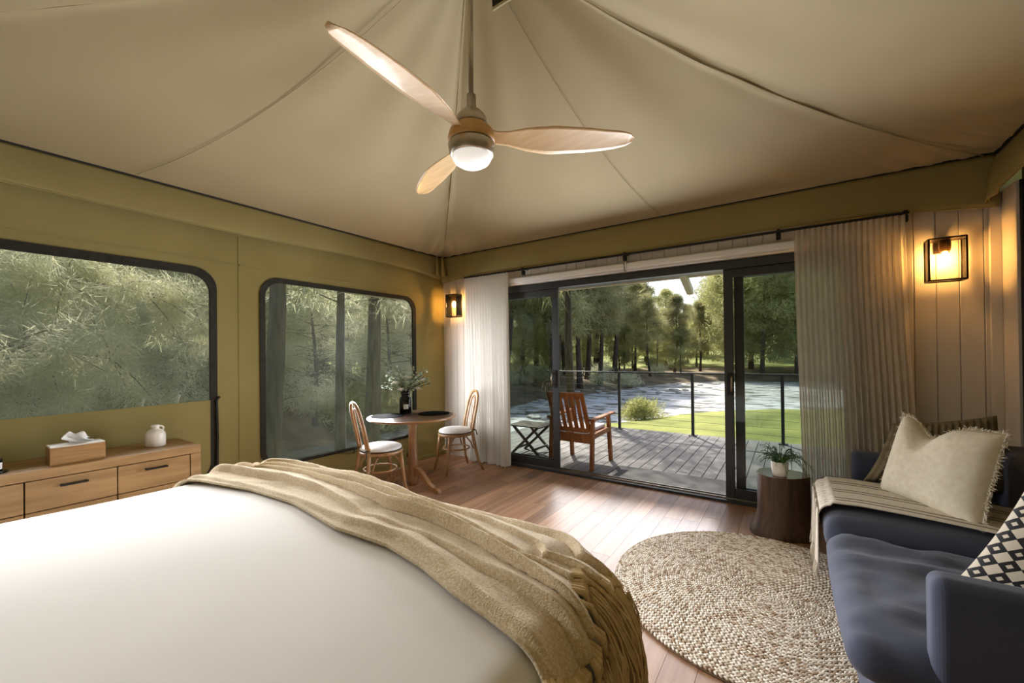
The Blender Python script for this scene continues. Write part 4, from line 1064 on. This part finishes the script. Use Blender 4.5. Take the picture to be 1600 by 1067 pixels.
sf_ = thing('sofa', (.68, 2.65, 0), 'navy charcoal two-seat sofa against the right wall', 'sofa')
MB().box(.20, 1.17, 1.70, 3.60, .08, .315).build('base', 'sofa_fabric', sf_, bevel=.03, seg=5)
MB().box(.95, 1.18, 1.68, 3.62, .09, .80).build('backrest', 'sofa_fabric', sf_, bevel=.06, seg=7)
MB().box(.33, 1.17, 1.655, 1.755, .09, .70).build('arm', 'sofa_fabric', sf_, bevel=.034, seg=7)
MB().box(.33, 1.17, 3.50, 3.61, .09, .69).build('arm', 'sofa_fabric', sf_, bevel=.034, seg=7)
def tcush(y0, y1, z1, ya, nm, wr, seed):
    o = softbox(.14, .98, y0, y1, .315, z1, .065, .022, n=26, wr=wr, seed=seed).build(nm, 'sofa_fabric', sf_, smooth=True); return o
tcush(1.662, 2.64, .45, 0, 'seat_cushion', .022, 3); tcush(2.645, 3.60, .50, 0, 'seat_cushion', .006, 8)
for x in (.28, 1.1):
    for y in (1.78, 3.52): MB().box(x-.03, x+.03, y-.03, y+.03, 0, .085).build('foot', 'black_metal', sf_)

# throw draped over the far seat of the sofa
so = thing('sofa_throw', (.4, 3.1, .5), 'cream striped throw draped over the far seat of the sofa', 'blanket')
def sth(i, j, off=.010):
    y = 2.80+.52*j + .05*(1-i)*(j-.5); s_ = i*1.15
    bump = .012*math.sin(j*19+i*2)*.6+.004*math.sin(j*41)
    if s_ < .30:  z = .20+s_; x = .118-.012*math.sin(j*14)*(1-s_/.3); return (x-off*.5+bump*.3, y+.02*math.sin(j*6)*(1-s_/.3)*.5, z)
    th0 = (s_-.30)/.06
    if th0 < PI/2: return (.178-.06*math.cos(th0)-.0, y, .50-.06+.06*math.sin(th0)+.022+off*.5+bump*.4)
    x = .178+(s_-.30-.0942)
    return (x, y-.35*max(0, x-.3)*.6, .525+.012*math.sin(PI*min(1, x/.9))+bump*.35+off)
MB().grid(sth, 90, 60).build('cloth', 'sofa_throw', so, smooth=True, solid=.006, fix=False)
for j in (.12, .2, .42, .5, .72, .8):
    MB().tube([Vector(sth(q/50, j, .013)) for q in range(0, 51)], .0035, 5).build('stripe', 'throw_stripe', so, smooth=True)
fr = MB(); rr = random.Random(4)
for k in range(46):
    p_ = Vector(sth(0, (k+.5)/46))
    for s_ in range(3):
        fr.tube([p_, p_+Vector((rr.uniform(-.012, .0), rr.uniform(-.01, .01), -.05)), p_+Vector((rr.uniform(-.014, .0), rr.uniform(-.016, .016), -rr.uniform(.07, .11)))], [.0028, .0024, .0014], 4, cap=False)
tag(fr.build('fringe', 'sofa_throw', so, fix=False), kind='stuff')

# scatter cushions: four corners (bottom left, bottom right, top right, top left) seen from the camera
def pillow(name, label, cs, thick, m, dent=0, fringe=None, ribs=None, uv=False, pinch=.06):
    P = [Vector(c) for c in cs]; c = (P[0]+P[1]+P[2]+P[3])/4
    nrm = (P[1]-P[0]).cross(P[3]-P[0]).normalized()
    if nrm.dot(Vector((0, 0, CAM_H))-c) < 0: nrm = -nrm
    base = (P[0]+P[1])/2
    t = thing(name, (base.x, base.y, base.z), label, 'cushion')
    def edge(i, j):
        a, b_ = 2*i-1, 2*j-1
        i2 = .5+.5*a*(1-pinch*(1-b_*b_)); j2 = .5+.5*b_*(1-pinch*(1-a*a))
        q = P[0].lerp(P[1], i2).lerp(P[3].lerp(P[2], i2), j2)
        if dent:
            d = math.exp(-((i-.38)/.17)**2)*smooth01((j-.45)/.55); q = q-(P[3]-P[0]).normalized()*dent*d
        return q
    def prof(i, j):
        a, b_ = 2*i-1, 2*j-1
        h = ((1-a**4)*(1-b_**4))**.55 if abs(a) < 1 and abs(b_) < 1 else 0
        return h
    def fn(s_):
        def g(i, j):
            h = prof(i, j)*thick/2
            if dent: h *= 1-.35*math.exp(-((i-.38)/.10)**2)*smooth01((j-.5)/.5)
            wr_ = .004*noise.noise((i*5, j*5, s_))*prof(i, j)
            if ribs: wr_ += .004*math.sin(i*ribs*2*PI)*min(1, prof(i, j)*2)
            return edge(i, j)+nrm*(s_*(h+wr_))
        return g
    N = 150 if ribs else 36
    mb = MB().grid(fn(1), N, 36); mb.grid(fn(-1), N, 36)
    o = mb.build('cover', m, t, smooth=True, fix=False)
    bm = bmesh.new(); bm.from_mesh(o.data)
    if uv:
        lay = bm.loops.layers.uv.new('UVMap'); bm.verts.index_update(); K = (N+1)*37
        for f in bm.faces:
            for lp in f.loops:
                k = lp.vert.index % K; lp[lay].uv = ((k//37)/N, (k % 37)/36)
    bmesh.ops.remove_doubles(bm, verts=bm.verts, dist=1e-5); bmesh.ops.recalc_face_normals(bm, faces=bm.faces)
    bm.to_mesh(o.data); bm.free(); o.data.polygons.foreach_set('use_smooth', [True]*len(o.data.polygons))
    if fringe:
        fm = MB(); rr = random.Random(8)
        for e in range(4):
            for k in range(95):
                s_ = (k+rr.random())/95
                i, j = ((s_, 0), (1, s_), (s_, 1), (0, s_))[e]
                q = edge(i, j); od = (q-c); od = (od-nrm*od.dot(nrm)).normalized()
                for _ in range(2):
                    d = (od+Vector((rr.uniform(-.7, .7), rr.uniform(-.7, .7), rr.uniform(-.7, .7)))).normalized(); l_ = rr.uniform(.012, .03)
                    fm.tube([q-od*.004, q+d*l_*.6, q+d*l_*.8+Vector((rr.uniform(-.01, .01), rr.uniform(-.01, .01), rr.uniform(-.012, .004)))], [.0019, .0016, .001], 3, cap=False)
        tag(fm.build('fringe', fringe, t, fix=False), kind='stuff')
    return t
pillow('scatter_cushion', 'brown ribbed cushion leaning on the far arm of the sofa', [(.37, 3.40, .53), (1.00, 3.36, .56), (.955, 3.43, .985), (.52, 3.44, .90)], .13, 'brown_rib', ribs=16)
pillow('scatter_cushion', 'large cream linen cushion with frayed edges on the sofa', [(.43, 3.22, .535), (.725, 2.80, .505), (.845, 2.92, .955), (.545, 3.24, .985)], .19, 'cream_linen', dent=.085, fringe='cream_fringe')
pillow('scatter_cushion', 'dull beige cushion behind the cream one at the picture edge', [(.80, 2.80, .50), (.93, 2.40, .50), (1.06, 2.42, .90), (.93, 2.82, .88)], .13, 'beige_pillow')
pillow('scatter_cushion', 'black and cream geometric print cushion behind the near sofa arm', [(.42, 2.02, .50), (.93, 1.84, .48), (1.10, 1.95, .86), (.66, 2.10, .93)], .17, 'print_fabric', uv=True)

# --- log side table with a potted fern
SX_, SY_ = -.065, 3.685
lg = thing('log_table', (SX_, SY_, 0), 'dark tree-trunk stump used as a side table', 'side table')
def lp(i, j):
    a = 2*PI*i; z = .437*j
    r_ = (.190-.03*smooth01(j*2.2))*(1+.07*math.sin(2*a+.6)+.045*math.sin(3*a+1)+.02*math.sin(7*a+j*2)+.012*noise.noise((math.cos(a)*5, math.sin(a)*5, z*3)))
    r_ += .028*(1-smooth01(j*4))*max(0, math.cos(a-3.6))+.02*(1-smooth01(j*3))*max(0, math.cos(a+.4))
    return (SX_+r_*math.cos(a), SY_+r_*math.sin(a), z)
MB().grid(lp, 72, 24).build('trunk', 'stump_bark', lg, smooth=True, fix=False)
ring_ = [lp(k/72, 1) for k in range(72)]
mb = MB(); mb.v = [(x, y, z+.001) for x, y, z in ring_]+[(SX_+(x-SX_)*.985, SY_+(y-SY_)*.985, z+.005) for x, y, z in ring_]
mb.f = [(k, (k+1) % 72, 72+(k+1) % 72, 72+k) for k in range(72)]+[tuple(72+k for k in range(72))]
mb.build('polished_top', 'stump_top', lg)
PX_, PY_, PZ_ = -.075, 3.60, .4425
pt_ = thing('fern_pot', (PX_, PY_, PZ_), 'small white ribbed pot on the log table', 'pot')
MB().lathe([(.01, 0), (.036, 0), (.044, .006), (.053, .05), (.055, .105), (.053, .108), (.050, .106), (.049, .09), (.01, .088)], 32, (PX_, PY_, PZ_)).build('pot', 'ceramic_white', pt_, smooth=True)
for z in (.03, .05, .07, .09):
    MB().tube([((.0475+.075*(z-.03) if z < .06 else .0535)*math.cos(q*PI/16)*1.02+PX_, (.0475+.075*(z-.03) if z < .06 else .0535)*math.sin(q*PI/16)*1.02+PY_, PZ_+z) for q in range(32)], .0014, 4, closed=True).build('rib', 'ceramic_white', pt_, smooth=True)
MB().lathe([(.005, 0), (.047, 0), (.047, .002), (.005, .004)], 20, (PX_, PY_, PZ_+.093)).build('soil', 'soil', pt_)
fe = thing('asparagus_fern', (PX_, PY_, PZ_+.098), 'feathery green fern spilling from the white pot', 'plant')
st = MB(); lv = MB(); rr = random.Random(12)
for k in range(70):
    a = rr.random()*2*PI; sp_ = rr.uniform(.03, .15); h_ = rr.uniform(.05, .13); dr_ = rr.uniform(.0, .10)*(sp_/.15)
    if k < 10: a = rr.uniform(-.6, .9); sp_ = rr.uniform(.15, .22); dr_ = .14
    pts = [Vector((PX_+math.cos(a)*(.015+sp_*t_), PY_+math.sin(a)*(.015+sp_*t_), PZ_+.096+h_*math.sin(t_*PI*.6)-dr_*t_**2.5)) for t_ in [q/8 for q in range(9)]]
    pts = [Vector((p_.x, min(p_.y, 3.97), p_.z)) for p_ in pts]
    st.tube(pts, [.0012]*9, 3, cap=False)
    for q in range(1, 9):
        for _ in range(8):
            b = pts[q-1].lerp(pts[q], rr.random()); d_ = Vector((rr.uniform(-1, 1), rr.uniform(-1, 1), rr.uniform(-.4, .8))).normalized(); s_ = d_.cross(Vector((.3, .2, 1))).normalized()*.0017; l_ = rr.uniform(.010, .022)
            lv.add([b-s_, b+s_, b+d_*l_], [(0, 1, 2)])
st.build('stems', 'fern', fe, fix=False); tag(lv.build('fronds', 'fern', fe, fix=False), kind='stuff')
